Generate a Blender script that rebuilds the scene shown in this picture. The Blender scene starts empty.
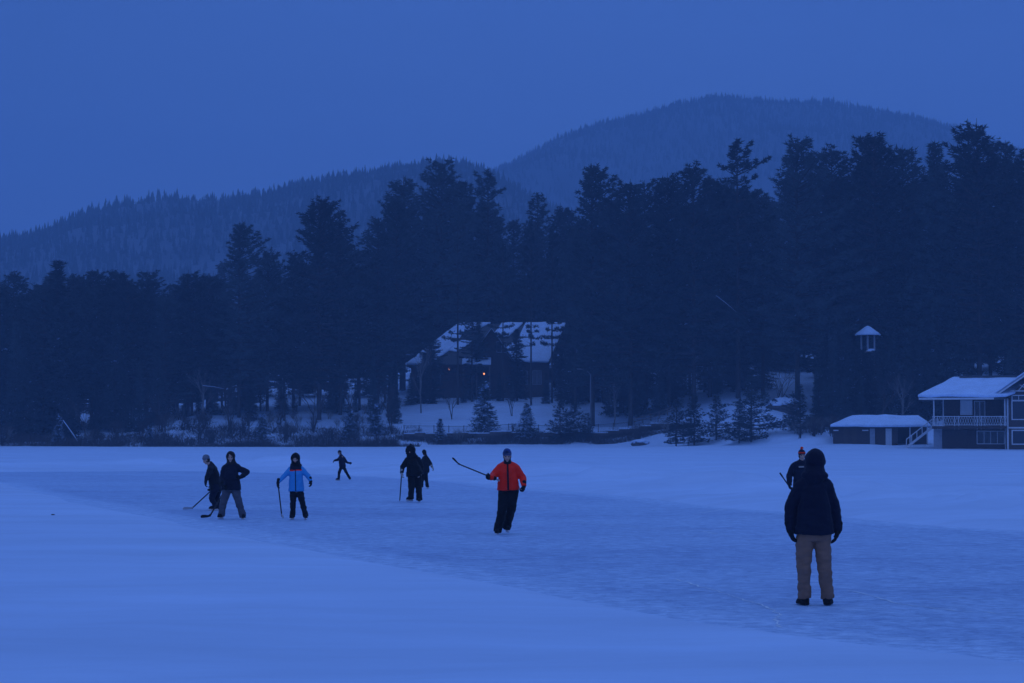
import bpy, bmesh, math, random
import numpy as np
from mathutils import Vector, Matrix, noise
R = math.radians
random.seed(7)
SC = bpy.context.scene
COL = SC.collection
F = 2105.0            # focal length in pixels of the 1024 px wide frame
CAM_H = 2.05
TILT = math.atan(90.5 / F)
CT, ST = math.cos(TILT), math.sin(TILT)

def P(px, py, D):
    """world point that the photograph shows at (px, py), standing at distance D"""
    u = (px - 512) / F; v = (341.5 - py) / F
    y = CT - v * ST; z = ST + v * CT
    return Vector((u * D / y, D, CAM_H + z * D / y))

def G(px, py, z=0.0):
    u = (px - 512) / F; v = (341.5 - py) / F
    y = CT - v * ST; zz = ST + v * CT
    t = (z - CAM_H) / zz
    return Vector((u * t, y * t, z))

# ------------------------------------------------------------------ objects
def link(name, me, mat=None, parent=None):
    o = bpy.data.objects.new(name, me); COL.objects.link(o)
    if mat is not None and me is not None and len(me.materials) == 0:
        for m in (mat if isinstance(mat, (list, tuple)) else [mat]): me.materials.append(m)
    if parent is not None: o.parent = parent
    return o

def tag(o, label=None, cat=None, group=None, kind=None):
    if label: o['label'] = label
    if cat: o['category'] = cat
    if group: o['group'] = group
    if kind: o['kind'] = kind
    return o

def empty(name, loc, rz=0.0, label=None, cat=None, group=None):
    o = bpy.data.objects.new(name, None); COL.objects.link(o)
    o.location = loc; o.rotation_euler = (0, 0, rz); o.empty_display_size = .3
    return tag(o, label, cat, group)

def copy_tree(o, parent=None):
    c = o.copy(); COL.objects.link(c); c.parent = parent
    for ch in list(KIDS.get(o.name, [])):
        copy_tree(ch, c)
    return c
KIDS = {}
def kid(parent, child):
    KIDS.setdefault(parent.name, []).append(child); return child

def np_mesh(name, V, faces_flat, counts, smooth=False, mats=None):
    me = bpy.data.meshes.new(name)
    V = np.asarray(V, dtype=np.float32).reshape(-1, 3)
    ff = np.asarray(faces_flat, dtype=np.int32).ravel()
    if np.isscalar(counts):
        n = len(ff) // counts; cnt = np.full(n, counts, dtype=np.int32)
    else:
        cnt = np.asarray(counts, dtype=np.int32); n = len(cnt)
    st = np.concatenate([[0], np.cumsum(cnt)[:-1]]).astype(np.int32)
    me.vertices.add(len(V)); me.vertices.foreach_set('co', V.ravel())
    me.loops.add(len(ff)); me.loops.foreach_set('vertex_index', ff)
    me.polygons.add(n); me.polygons.foreach_set('loop_start', st)
    me.polygons.foreach_set('use_smooth', np.full(n, smooth, dtype=bool))
    if mats is not None: me.polygons.foreach_set('material_index', np.asarray(mats, dtype=np.int32))
    me.update(calc_edges=True); me.validate()
    return me

class MB:
    """collects boxes, bars, tubes and sheets for one mesh"""
    def __init__(s): s.v = []; s.f = []
    def add(s, vs, fs):
        b = len(s.v); s.v += [tuple(p) for p in vs]; s.f += [tuple(b + i for i in f) for f in fs]; return s
    def box(s, x0, x1, y0, y1, z0, z1):
        vs = [(x, y, z) for z in (z0, z1) for y in (y0, y1) for x in (x0, x1)]
        return s.add(vs, [(0,2,3,1),(4,5,7,6),(0,1,5,4),(2,6,7,3),(0,4,6,2),(1,3,7,5)])
    def bar(s, a, b, w, h, up=(0,0,1)):
        a, b = Vector(a), Vector(b); d = (b - a).normalized(); up = Vector(up)
        r = d.cross(up)
        if r.length < 1e-4: r = d.cross(Vector((0,1,0)))
        r.normalize(); u = r.cross(d)
        vs = [p + r * i * w / 2 + u * j * h / 2 for p in (a, b) for j in (-1, 1) for i in (-1, 1)]
        return s.add(vs, [(0,2,3,1),(4,5,7,6),(0,1,5,4),(2,6,7,3),(0,4,6,2),(1,3,7,5)])
    def tube(s, pts, rad, n=6, cap=True):
        pts = [Vector(p) for p in pts]
        if not isinstance(rad, (list, tuple)): rad = [rad] * len(pts)
        vs = []; fs = []
        for i, p in enumerate(pts):
            d = (pts[min(i+1, len(pts)-1)] - pts[max(i-1, 0)]).normalized()
            r = d.cross(Vector((0.13, 0.21, 1)) if abs(d.z) < .9 else Vector((0, 1, 0))).normalized(); u = d.cross(r)
            for k in range(n):
                a = 2 * math.pi * k / n
                vs.append(p + (r * math.cos(a) + u * math.sin(a)) * rad[i])
        for i in range(len(pts) - 1):
            for k in range(n):
                fs.append((i*n+k, i*n+(k+1)%n, (i+1)*n+(k+1)%n, (i+1)*n+k))
        if cap:
            fs.append(tuple(range(n))[::-1]); fs.append(tuple((len(pts)-1)*n + k for k in range(n)))
        return s.add(vs, fs)
    def prism(s, poly, axis_vec):
        a = Vector(axis_vec); n = len(poly); p = [Vector(q) for q in poly]
        vs = p + [q + a for q in p]
        return s.add(vs, [tuple(range(n))[::-1], tuple(range(n, 2*n))] + [(i, (i+1)%n, n+(i+1)%n, n+i) for i in range(n)])
    def build(s, name, mat, parent=None, smooth=False, bevel=0, origin=None):
        me = bpy.data.meshes.new(name); me.from_pydata(s.v, [], s.f); me.update()
        bm = bmesh.new(); bm.from_mesh(me); bmesh.ops.recalc_face_normals(bm, faces=bm.faces[:]); bm.to_mesh(me); bm.free()
        if smooth: me.polygons.foreach_set('use_smooth', [True] * len(me.polygons))
        o = link(name, me, mat, parent)
        if bevel:
            m = o.modifiers.new('bevel', 'BEVEL'); m.width = bevel; m.segments = 2; m.limit_method = 'ANGLE'
        return o

# ------------------------------------------------------------------ materials
def new_mat(name):
    m = bpy.data.materials.new(name); m.use_nodes = True
    nt = m.node_tree; b = nt.nodes['Principled BSDF']
    return m, nt, b
def node(nt, t, **kw):
    n = nt.nodes.new(t)
    for k, v in kw.items():
        if k in n.inputs.keys(): n.inputs[k].default_value = v
        else: setattr(n, k, v)
    return n
def L(nt, a, b): nt.links.new(a, b)
def ramp(nt, fac, stops):
    r = nt.nodes.new('ShaderNodeValToRGB'); e = r.color_ramp.elements
    e[0].position, e[0].color = stops[0][0], (*stops[0][1], 1); e[1].position, e[1].color = stops[-1][0], (*stops[-1][1], 1)
    for p, c in stops[1:-1]:
        q = e.new(p); q.color = (*c, 1)
    L(nt, fac, r.inputs['Fac']); return r
def coords(nt, scale=(1,1,1), world=False, turn=0):
    if world: src = nt.nodes.new('ShaderNodeNewGeometry').outputs['Position']
    else: src = nt.nodes.new('ShaderNodeTexCoord').outputs['Object']
    mp = nt.nodes.new('ShaderNodeMapping'); mp.inputs['Scale'].default_value = scale
    mp.inputs['Rotation'].default_value = (0, 0, turn)
    L(nt, src, mp.inputs['Vector']); return mp.outputs['Vector']
def basic(name, col, rough=.7, var=.25, scale=6, bump=.3, spec=.3, world=False, bd=.01):
    m, nt, b = new_mat(name)
    v = coords(nt, world=world)
    n = node(nt, 'ShaderNodeTexNoise', Scale=scale, Detail=5.0, Roughness=.6); L(nt, v, n.inputs['Vector'])
    c = [tuple(max(0, min(1, x * k)) for x in col) for k in (1 - var, 1 + var)]
    r = ramp(nt, n.outputs['Fac'], [(.3, c[0]), (.7, c[1])]); L(nt, r.outputs['Color'], b.inputs['Base Color'])
    bp = node(nt, 'ShaderNodeBump', Strength=bump, Distance=bd); L(nt, n.outputs['Fac'], bp.inputs['Height']); L(nt, bp.outputs['Normal'], b.inputs['Normal'])
    b.inputs['Roughness'].default_value = rough; b.inputs['Specular IOR Level'].default_value = spec
    return m
SNOWC = (.56, .71, .92)  # white snow, with part of the blue dusk light put into its colour
def snow_mat(name, k=1.0, streak=True):
    m, nt, b = new_mat(name)
    v = coords(nt, (.09, .34, 1) if streak else (1, 1, 1), world=True, turn=-1.05 if streak else 0)
    n = node(nt, 'ShaderNodeTexNoise', Scale=1.0, Detail=9.0, Roughness=.66, Distortion=.4); L(nt, v, n.inputs['Vector'])
    v2 = coords(nt, (.5, 2.4, 1) if streak else (1,1,1), world=True)
    n2 = node(nt, 'ShaderNodeTexNoise', Scale=2.2, Detail=9.0, Roughness=.75); L(nt, v2, n2.inputs['Vector'])
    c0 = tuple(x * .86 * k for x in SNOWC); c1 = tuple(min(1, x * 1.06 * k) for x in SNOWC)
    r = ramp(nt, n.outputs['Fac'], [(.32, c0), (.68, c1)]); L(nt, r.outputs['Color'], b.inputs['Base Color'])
    a = node(nt, 'ShaderNodeMath', operation='MULTIPLY_ADD'); L(nt, n2.outputs['Fac'], a.inputs[0]); a.inputs[1].default_value = .5; L(nt, n.outputs['Fac'], a.inputs[2])
    bp = node(nt, 'ShaderNodeBump', Strength=.5, Distance=.06); L(nt, a.outputs[0], bp.inputs['Height']); L(nt, bp.outputs['Normal'], b.inputs['Normal'])
    b.inputs['Roughness'].default_value = .6; b.inputs['Specular IOR Level'].default_value = .5
    return m
M = {}
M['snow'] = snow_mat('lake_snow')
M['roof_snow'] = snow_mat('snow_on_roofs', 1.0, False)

def foliage_mat(name, col, snow=0.0, thr=.62):
    m, nt, b = new_mat(name)
    v = coords(nt)
    n = node(nt, 'ShaderNodeTexNoise', Scale=.45, Detail=4.0, Roughness=.7); L(nt, v, n.inputs['Vector'])
    oi = nt.nodes.new('ShaderNodeObjectInfo')
    ad = node(nt, 'ShaderNodeMath', operation='MULTIPLY_ADD'); L(nt, oi.outputs['Random'], ad.inputs[0]); ad.inputs[1].default_value = .42; L(nt, n.outputs['Fac'], ad.inputs[2])
    r = ramp(nt, ad.outputs[0], [(.4, tuple(x * .35 for x in col)), (1.0, tuple(x * 2.2 for x in col))])
    out = r.outputs['Color']
    # snow that lodged on the boughs: patches by noise, most of it on the faces that look up
    n2 = node(nt, 'ShaderNodeTexNoise', Scale=.8 if snow < .5 else 1.3, Detail=3.0, Roughness=.6); L(nt, v, n2.inputs['Vector'])
    g = nt.nodes.new('ShaderNodeNewGeometry'); sp = nt.nodes.new('ShaderNodeSeparateXYZ'); L(nt, g.outputs['True Normal'], sp.inputs[0])
    ab = node(nt, 'ShaderNodeMath', operation='ABSOLUTE'); L(nt, sp.outputs['Z'], ab.inputs[0])
    mu = node(nt, 'ShaderNodeMath', operation='MULTIPLY_ADD'); L(nt, ab.outputs[0], mu.inputs[0]); mu.inputs[1].default_value = .12; L(nt, n2.outputs['Fac'], mu.inputs[2])
    st = node(nt, 'ShaderNodeMapRange'); L(nt, mu.outputs[0], st.inputs['Value'])
    st.inputs['From Min'].default_value = thr; st.inputs['From Max'].default_value = thr + .06
    mx = node(nt, 'ShaderNodeMix', data_type='RGBA'); L(nt, st.outputs['Result'], mx.inputs[0]); L(nt, out, mx.inputs[6]); mx.inputs[7].default_value = (*SNOWC, 1)
    L(nt, mx.outputs[2], b.inputs['Base Color'])
    b.inputs['Roughness'].default_value = .8; b.inputs['Specular IOR Level'].default_value = .1
    return m
M['pine'] = foliage_mat('pine_needles', (.034, .050, .052), .1, .78)
M['spruce'] = foliage_mat('spruce_needles', (.030, .046, .048), .1, .75)
M['fir'] = foliage_mat('fir_needles', (.020, .032, .034), 1, .76)
M['snowy_spruce'] = foliage_mat('snow_dusted_needles', (.040, .055, .045), 1, .60)
M['bark'] = basic('pine_bark', (.05, .042, .038), .9, .4, 3, .6, bd=.03)
M['pale_bark'] = basic('pale_bark', (.17, .16, .15), .8, .35, 4, .4)
M['twig'] = basic('bare_twigs', (.055, .045, .042), .9, .3, 2, .2)
M['forest'] = foliage_mat('distant_forest', (.028, .040, .042), 1, .80)
M['hill'] = basic('hill_snow_rock_shaded', (.07, .09, .12), .95, .5, .02, .2, world=True)  # shade on the forest floor is put into this dark ground colour
# ------------------------------------------------------------------ terrain
edge_near = [(-150,484.5),(-70,482.5),(0,483),(40,493),(74,500),(112,507),(151,515),(210,527),(280,541),(350,554),(425,568),(512,585),(587,599),(662,613),(737,625),(812,635),(912,647),(1024,660),(1110,672),(1220,700)]
edge_far = [(1420,600),(1250,560),(1024,532),(940,527),(862,521),(777,512),(712,507),(612,496),(512,488),(460,482),(400,478),(330,474.5),(250,472),(180,471),(60,471.5),(-60,472),(-170,474)]
POLY = np.array([[G(*p).x, G(*p).y] for p in edge_near + edge_far])

def signed(x, y):
    """distance to the edge of the cleared ice, positive outside"""
    n = len(POLY); d2 = np.full(x.shape, 1e12); ins = np.zeros(x.shape, bool)
    for i in range(n):
        ax, ay = POLY[i]; bx, by = POLY[(i+1) % n]
        ex, ey = bx-ax, by-ay
        t = np.clip(((x-ax)*ex + (y-ay)*ey) / (ex*ex+ey*ey), 0, 1)
        d2 = np.minimum(d2, (x-ax-t*ex)**2 + (y-ay-t*ey)**2)
        c = ((ay > y) != (by > y)) & (x < ex*(y-ay)/(ey if ey else 1e-9) + ax)
        ins ^= c
    d = np.sqrt(d2); return np.where(ins, -d, d)

rng = np.random.default_rng(5)
def vnoise(x, y, seed=0):
    """smooth value noise, vectorised"""
    xi = np.floor(x).astype(np.int64); yi = np.floor(y).astype(np.int64); fx = x-xi; fy = y-yi
    fx = fx*fx*(3-2*fx); fy = fy*fy*(3-2*fy)
    def h(a, b):
        n = (a*374761393 + b*668265263 + seed*974634777) & 0xffffffff
        n = ((n ^ (n >> 13)) * 1274126177) & 0xffffffff
        return ((n ^ (n >> 16)) & 0xffff) / 65535.0
    return (h(xi,yi)*(1-fx)+h(xi+1,yi)*fx)*(1-fy) + (h(xi,yi+1)*(1-fx)+h(xi+1,yi+1)*fx)*fy - .5
def fbm(x, y, o=4, seed=0):
    s = 0; a = 1
    for k in range(o):
        s = s + a*vnoise(x*2**k, y*2**k, seed+k*17); a *= .5
    return s
def sm(t): t = np.clip(t, 0, 1); return t*t*(3-2*t)

def shore(x):
    return 286 - 40*sm((x-12)/34) + 3*vnoise(x*.06, x*0+.5, 3)
def ground_z(x, y, lake=True):
    x = np.asarray(x, float); y = np.asarray(y, float)
    t = y - shore(x)
    zl = np.interp(t, [-1, 0, 3, 6, 12, 25, 40, 110, 250, 600, 900], [0, 0, .15, .8, 2.1, 4.3, 5.8, 11, 20, 30, 34])
    zflat = np.interp(t, [0, 6, 40, 110, 250, 600, 900], [0, .5, 3, 9, 20, 30, 34]); wl_ = sm((x+58)/12); zl = zl*wl_ + zflat*(1-wl_)
    zc = np.interp(t, [-1, 0, 4, 9, 14, 22, 36, 60, 110, 250, 600, 900], [0, 0, .35, 1.7, 2.6, 3.1, 6.0, 8.3, 14, 22, 30, 34])
    zr = np.interp(t, [-14, -4, 10, 25, 50, 80, 120, 250, 600, 900], [0, .12, .5, 1.6, 4.2, 8.2, 14, 24, 30, 34])
    wc = sm((x+24)/10); wr = sm((x-31)/12)
    z = zl*(1-wc) + zc*(wc*(1-wr)) + zr*wr
    # snow piled on the lake shore before the boathouse lawn
    z = z + .30*np.exp(-((x-32)/18)**2)*np.exp(-((y-266)/18)**2)
    z = z + np.where(t > 0, sm(t/12)*.5*fbm(x*.12, y*.12, 3, 9), 0)
    if lake:
        sd = signed(x, y) + .5*fbm(x*.25, y*.12, 3, 21)
        near = sm(1 - t*-1/5.0)
        base = -.06 + .17*sm((sd+.35)/1.5); base = base*(1-.9*sm((y-110)/70)*(sd>0))
        far = (y > 40) & (x > -60)
        band = np.exp(-((sd-6)/3.2)**2) * sm((y-38)/20) * (.12 + .85*np.abs(fbm(x*.30, y*.30, 5, 5)))
        band2 = np.exp(-((sd-22)/9)**2) * sm((y-60)/30) * (.06 + .35*fbm(x*.12, y*.12, 4, 15))
        side = np.where(POLY_SIDE(x, y), 1.0, 0.0)
        drift = .055*fbm((.87*x-.5*y)*.30, (.5*x+.87*y)*.09, 4, 2) + .028*fbm((.87*x-.5*y)*1.3+3, (.5*x+.87*y)*.5, 3, 8)
        z = z + np.where(t < 4, (base + (band + band2)*side + drift*sm(sd/3.0))*sm((t-4)/-12) , 0)
    return z
def POLY_SIDE(x, y):
    # on the far side of the cleared strip
    fx = np.array([G(*p).x for p in edge_near]); fy = np.array([G(*p).y for p in edge_near])
    o = np.argsort(fx); return y > np.interp(x, fx[o], fy[o])
def gz(x, y): return float(ground_z(np.array([x]), np.array([y]), False)[0])

def axis(parts):
    out = []
    for a, b, s in parts: out += list(np.arange(a, b, s))
    return np.array(out)
gx = axis([(-6000,-800,650),(-800,-200,60),(-200,-70,6),(-70,-20,1.0),(-20,20,.32),(20,75,1.0),(75,200,6),(200,800,60),(800,6001,650)])
gy = axis([(-400,-20,60),(-20,12,4),(12,60,.28),(60,130,.6),(130,240,1.5),(240,420,2.5),(420,900,20),(900,6001,600)])
X, Y = np.meshgrid(gx, gy); sh = X.shape
Z = ground_z(X.ravel(), Y.ravel()).reshape(sh)
idx = np.arange(X.size).reshape(sh)
quads = np.stack([idx[:-1,:-1], idx[:-1,1:], idx[1:,1:], idx[1:,:-1]], -1).reshape(-1, 4)
me = np_mesh('ground', np.stack([X, Y, Z], -1), quads, 4, True)
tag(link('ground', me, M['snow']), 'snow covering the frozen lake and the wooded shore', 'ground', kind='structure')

# the cleared ice
gx = axis([(-45,-22,.6),(-22,30,.4)]); gy = axis([(15,60,.4),(60,116,.6)])
X, Y = np.meshgrid(gx, gy); sh = X.shape
SD = signed(X.ravel(), Y.ravel()).reshape(sh)
idx = np.arange(X.size).reshape(sh)
quads = np.stack([idx[:-1,:-1], idx[:-1,1:], idx[1:,1:], idx[1:,:-1]], -1).reshape(-1, 4)
keep = (SD.ravel()[quads] < 1.8).all(1); quads = quads[keep]
used, inv = np.unique(quads, return_inverse=True)
V = np.stack([X, Y, np.full(sh, .0)], -1).reshape(-1, 3)[used]
me = np_mesh('ice', V, inv.reshape(-1, 4), 4, True)
at = me.attributes.new('inside', 'FLOAT', 'POINT'); at.data.foreach_set('value', (-SD.ravel()[used]).astype(np.float32))
m, nt, b = new_mat('scraped_ice')
v = coords(nt, (1.1, .9, 1), world=True)
n = node(nt, 'ShaderNodeTexNoise', Scale=1.0, Detail=9.0, Roughness=.72, Distortion=.6); L(nt, v, n.inputs['Vector'])
v2 = coords(nt, (.05, .16, 1), world=True)
n2 = node(nt, 'ShaderNodeTexNoise', Scale=1.0, Detail=5.0, Roughness=.6); L(nt, v2, n2.inputs['Vector'])
v3 = coords(nt, (4.0, 5.0, 1), world=True)
n3 = node(nt, 'ShaderNodeTexNoise', Scale=1.0, Detail=5.0, Roughness=.75, Distortion=1.5); L(nt, v3, n3.inputs['Vector'])
A = nt.nodes.new('ShaderNodeAttribute'); A.attribute_name = 'inside'
# powder on the ice: in blown streaks and towards the banks
mr = node(nt, 'ShaderNodeMapRange'); L(nt, A.outputs['Fac'], mr.inputs['Value'])
for k, q in (('From Min', 0), ('From Max', .8), ('To Min', .55), ('To Max', 0)): mr.inputs[k].default_value = q
def mth(op, a, c, d=None):
    q = node(nt, 'ShaderNodeMath', operation=op)
    for i, w in enumerate((a, c, d)):
        if w is None: continue
        if isinstance(w, (int, float)): q.inputs[i].default_value = w
        else: L(nt, w, q.inputs[i])
    return q.outputs[0]
t = mth('MULTIPLY_ADD', n.outputs['Fac'], .8, mth('MULTIPLY_ADD', n2.outputs['Fac'], .7, mth('MULTIPLY_ADD', n3.outputs['Fac'], .5, mr.outputs['Result'])))
r = ramp(nt, mth('MULTIPLY', t, .7), [(.52, (.31, .44, .66)), (.62, (.40, .54, .78)), (.72, (.48, .64, .87)), (.92, (.56, .72, .94))])
v4 = coords(nt, (4.2, 4.6, 1), world=True)
n4 = node(nt, 'ShaderNodeTexNoise', Scale=1.0, Detail=4.0, Roughness=.7, Distortion=.8); L(nt, v4, n4.inputs['Vector'])
r4 = ramp(nt, n4.outputs['Fac'], [(.36, (.72,.76,.81)), (.5, (.93,.94,.95)), (.64, (1.17,1.14,1.09))])
m4 = node(nt, 'ShaderNodeMix', data_type='RGBA', blend_type='MULTIPLY'); m4.inputs[0].default_value = 1; L(nt, r.outputs['Color'], m4.inputs[6]); L(nt, r4.outputs['Color'], m4.inputs[7])
L(nt, m4.outputs[2], b.inputs['Base Color'])
rr = node(nt, 'ShaderNodeMapRange'); L(nt, t, rr.inputs['Value'])
for k, q in (('From Min', .8), ('From Max', 1.3), ('To Min', .42), ('To Max', .8)): rr.inputs[k].default_value = q
L(nt, rr.outputs['Result'], b.inputs['Roughness']); b.inputs['Specular IOR Level'].default_value = .25
bp = node(nt, 'ShaderNodeBump', Strength=1.0, Distance=.09); L(nt, t, bp.inputs['Height']); L(nt, bp.outputs['Normal'], b.inputs['Normal'])
ice = link('ice', me, m); tag(ice, 'skated ice strip cleared of snow, scuffed and streaked with powder', 'ice', kind='structure')
# the healed crack that runs past the watching man
M['crack'] = basic('frosted_crack', (.74,.84,.97), .8, .12, 9, .2)
def crack(pts, w):
    mb = MB(); pts = [G(*p, z=.004) for p in pts]; q = []
    for a, c in zip(pts[:-1], pts[1:]):
        for k in range(8): q.append(a.lerp(c, k/8) + Vector((random.gauss(0,.02), random.gauss(0,.05), 0)))
    vs = []; fs = []
    for i, p in enumerate(q):
        ww = w*random.uniform(.35, 1.3)
        d = (q[min(i+1,len(q)-1)]-q[max(0,i-1)]).normalized(); s = Vector((-d.y, d.x, 0))
        vs += [p+s*ww/2, p-s*ww/2]
    for i in range(len(q)-1): fs.append((2*i, 2*i+1, 2*i+3, 2*i+2))
    mb.add(vs, fs); return mb.build('crack', M['crack'], ice)
crack([(676,579),(700,586),(724,593),(750,601),(770,608),(779,614),(777,620),(779,628)], .03)
crack([(560,521),(640,527),(700,531),(760,541)], .03)
crack([(700,513),(742,507),(770,505)], .05)
crack([(850,590),(900,604),(960,611),(1024,614)], .03)

# ------------------------------------------------------------------ hills
def hill(name, crest, D0, Dc, seed, base, label, amp):
    cx = [c[0] for c in crest]; cy = [c[1] for c in crest]
    pxs = np.arange(cx[0], cx[-1]+1, 9.0); ts = np.concatenate([np.linspace(0, 1, 36), np.linspace(1.04, 1.6, 10)])
    PX, T = np.meshgrid(pxs, ts)
    zc = np.array([P(p, np.interp(p, cx, cy) , Dc).z for p in pxs])[None, :]
    D = D0 + (Dc-D0)*T
    X = (PX-512)/F*D
    prof = np.where(T <= 1, .5*np.sin((np.clip(T,0,1)-.5)*math.pi)+.5, np.cos((T-1)*1.6))
    prof = np.where(T <= 1, .55*prof + .45*T, prof)
    Z = base + (zc-base)*prof + amp*fbm(X*.006, D*.006, 4, seed)*(np.clip(T*(1-T)*4, 0, 1)+.06)
    sh = X.shape; idx = np.arange(X.size).reshape(sh)
    quads = np.stack([idx[:-1,:-1], idx[:-1,1:], idx[1:,1:], idx[1:,:-1]], -1).reshape(-1, 4)
    me = np_mesh(name, np.stack([X, D, Z], -1), quads, 4, True)
    o = link(name, me, M['hill']); tag(o, label, 'hill', kind='structure')
    return pxs, ts, X, D, Z
def far_forest(name, H, n, seed, tmin, hmin, hmax, label):
    r = np.random.default_rng(seed)
    pxs, ts, X, D, Z = H
    i = r.random(n*2)*(len(pxs)-1.01); t = tmin + (1.06-tmin)*r.random(n*2)
    Dn = D[:,0]; Dq = np.interp(t, ts, Dn); ok = r.random(n*2) < (Dq/Dn[ts<=1.07].max()); i, t = i[ok], t[ok]
    j = np.interp(t, ts, np.arange(len(ts)))
    def samp(A):
        i0 = i.astype(int); j0 = np.minimum(j.astype(int), len(ts)-2); a = i-i0; b_ = j-j0
        return (A[j0,i0]*(1-a)+A[j0,i0+1]*a)*(1-b_)+(A[j0+1,i0]*(1-a)+A[j0+1,i0+1]*a)*b_
    x, y, z = samp(X), samp(D), samp(Z); N = len(x)
    h = (hmin + (hmax-hmin)*r.random(N)**3) * (1 + .25*vnoise(x*.02, y*.02, seed)); w = h*(.13+.10*r.random(N))
    # every tree: three ragged tiers of five faces each and a leader
    V = []; Fc = []; k = 6; tiers = [(.08, .62, 1.0), (.35, .85, .72), (.62, 1.0, .42)]
    vs = np.zeros((N, 3*(k+1), 3)); col = 0; faces = []
    for zb, zt, ww in tiers:
        for q in range(k):
            a = 2*math.pi*q/k + r.random(N)*.9; rad = w*ww*(.55+.75*r.random(N))
            vs[:, col+q, 0] = x+rad*np.cos(a); vs[:, col+q, 1] = y+rad*np.sin(a); vs[:, col+q, 2] = z+h*(zb+.07*r.random(N))
        vs[:, col+k, 0] = x; vs[:, col+k, 1] = y; vs[:, col+k, 2] = z+h*zt
        for q in range(k): faces.append((col+q, col+(q+1)%k, col+k))
        col += k+1
    fc = (np.array(faces)[None] + (np.arange(N)*3*(k+1))[:, None, None]).reshape(-1)
    me = np_mesh(name, vs.reshape(-1, 3), fc, 3, False)
    o = link(name, me, M['forest']); tag(o, label, 'forest', kind='stuff')
c1 = [(-900,300),(-500,275),(-250,262),(0,250),(35,246),(60,233),(100,221),(150,213),(200,211),(260,203),(300,193),(350,184),(400,177),(440,171),(475,175),(500,188),(530,206),(600,238),(700,268),(850,290),(1300,320)]
c2 = [(-500,300),(0,280),(250,240),(400,200),(460,185),(495,174),(520,163),(560,140),(600,129),(640,118),(680,108),(720,104),(780,106),(830,108),(880,112),(920,119),(950,129),(980,140),(1024,156),(1100,175),(1250,215),(1500,260),(1900,300)]
H1 = hill('low_hill', c1, 800, 1650, 31, 30, 'long low wooded ridge rising from the left', 26)
H2 = hill('mountain', c2, 1500, 2700, 47, 34, 'broad forested mountain behind the pines', 50)
far_forest('forest_on_low_hill', H1, 17000, 3, .30, 4.5, 11, 'snow-dusted forest cloaking the low ridge')
far_forest('forest_on_mountain', H2, 26000, 4, .35, 6, 12, 'hazy forest cloaking the mountain')

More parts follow.
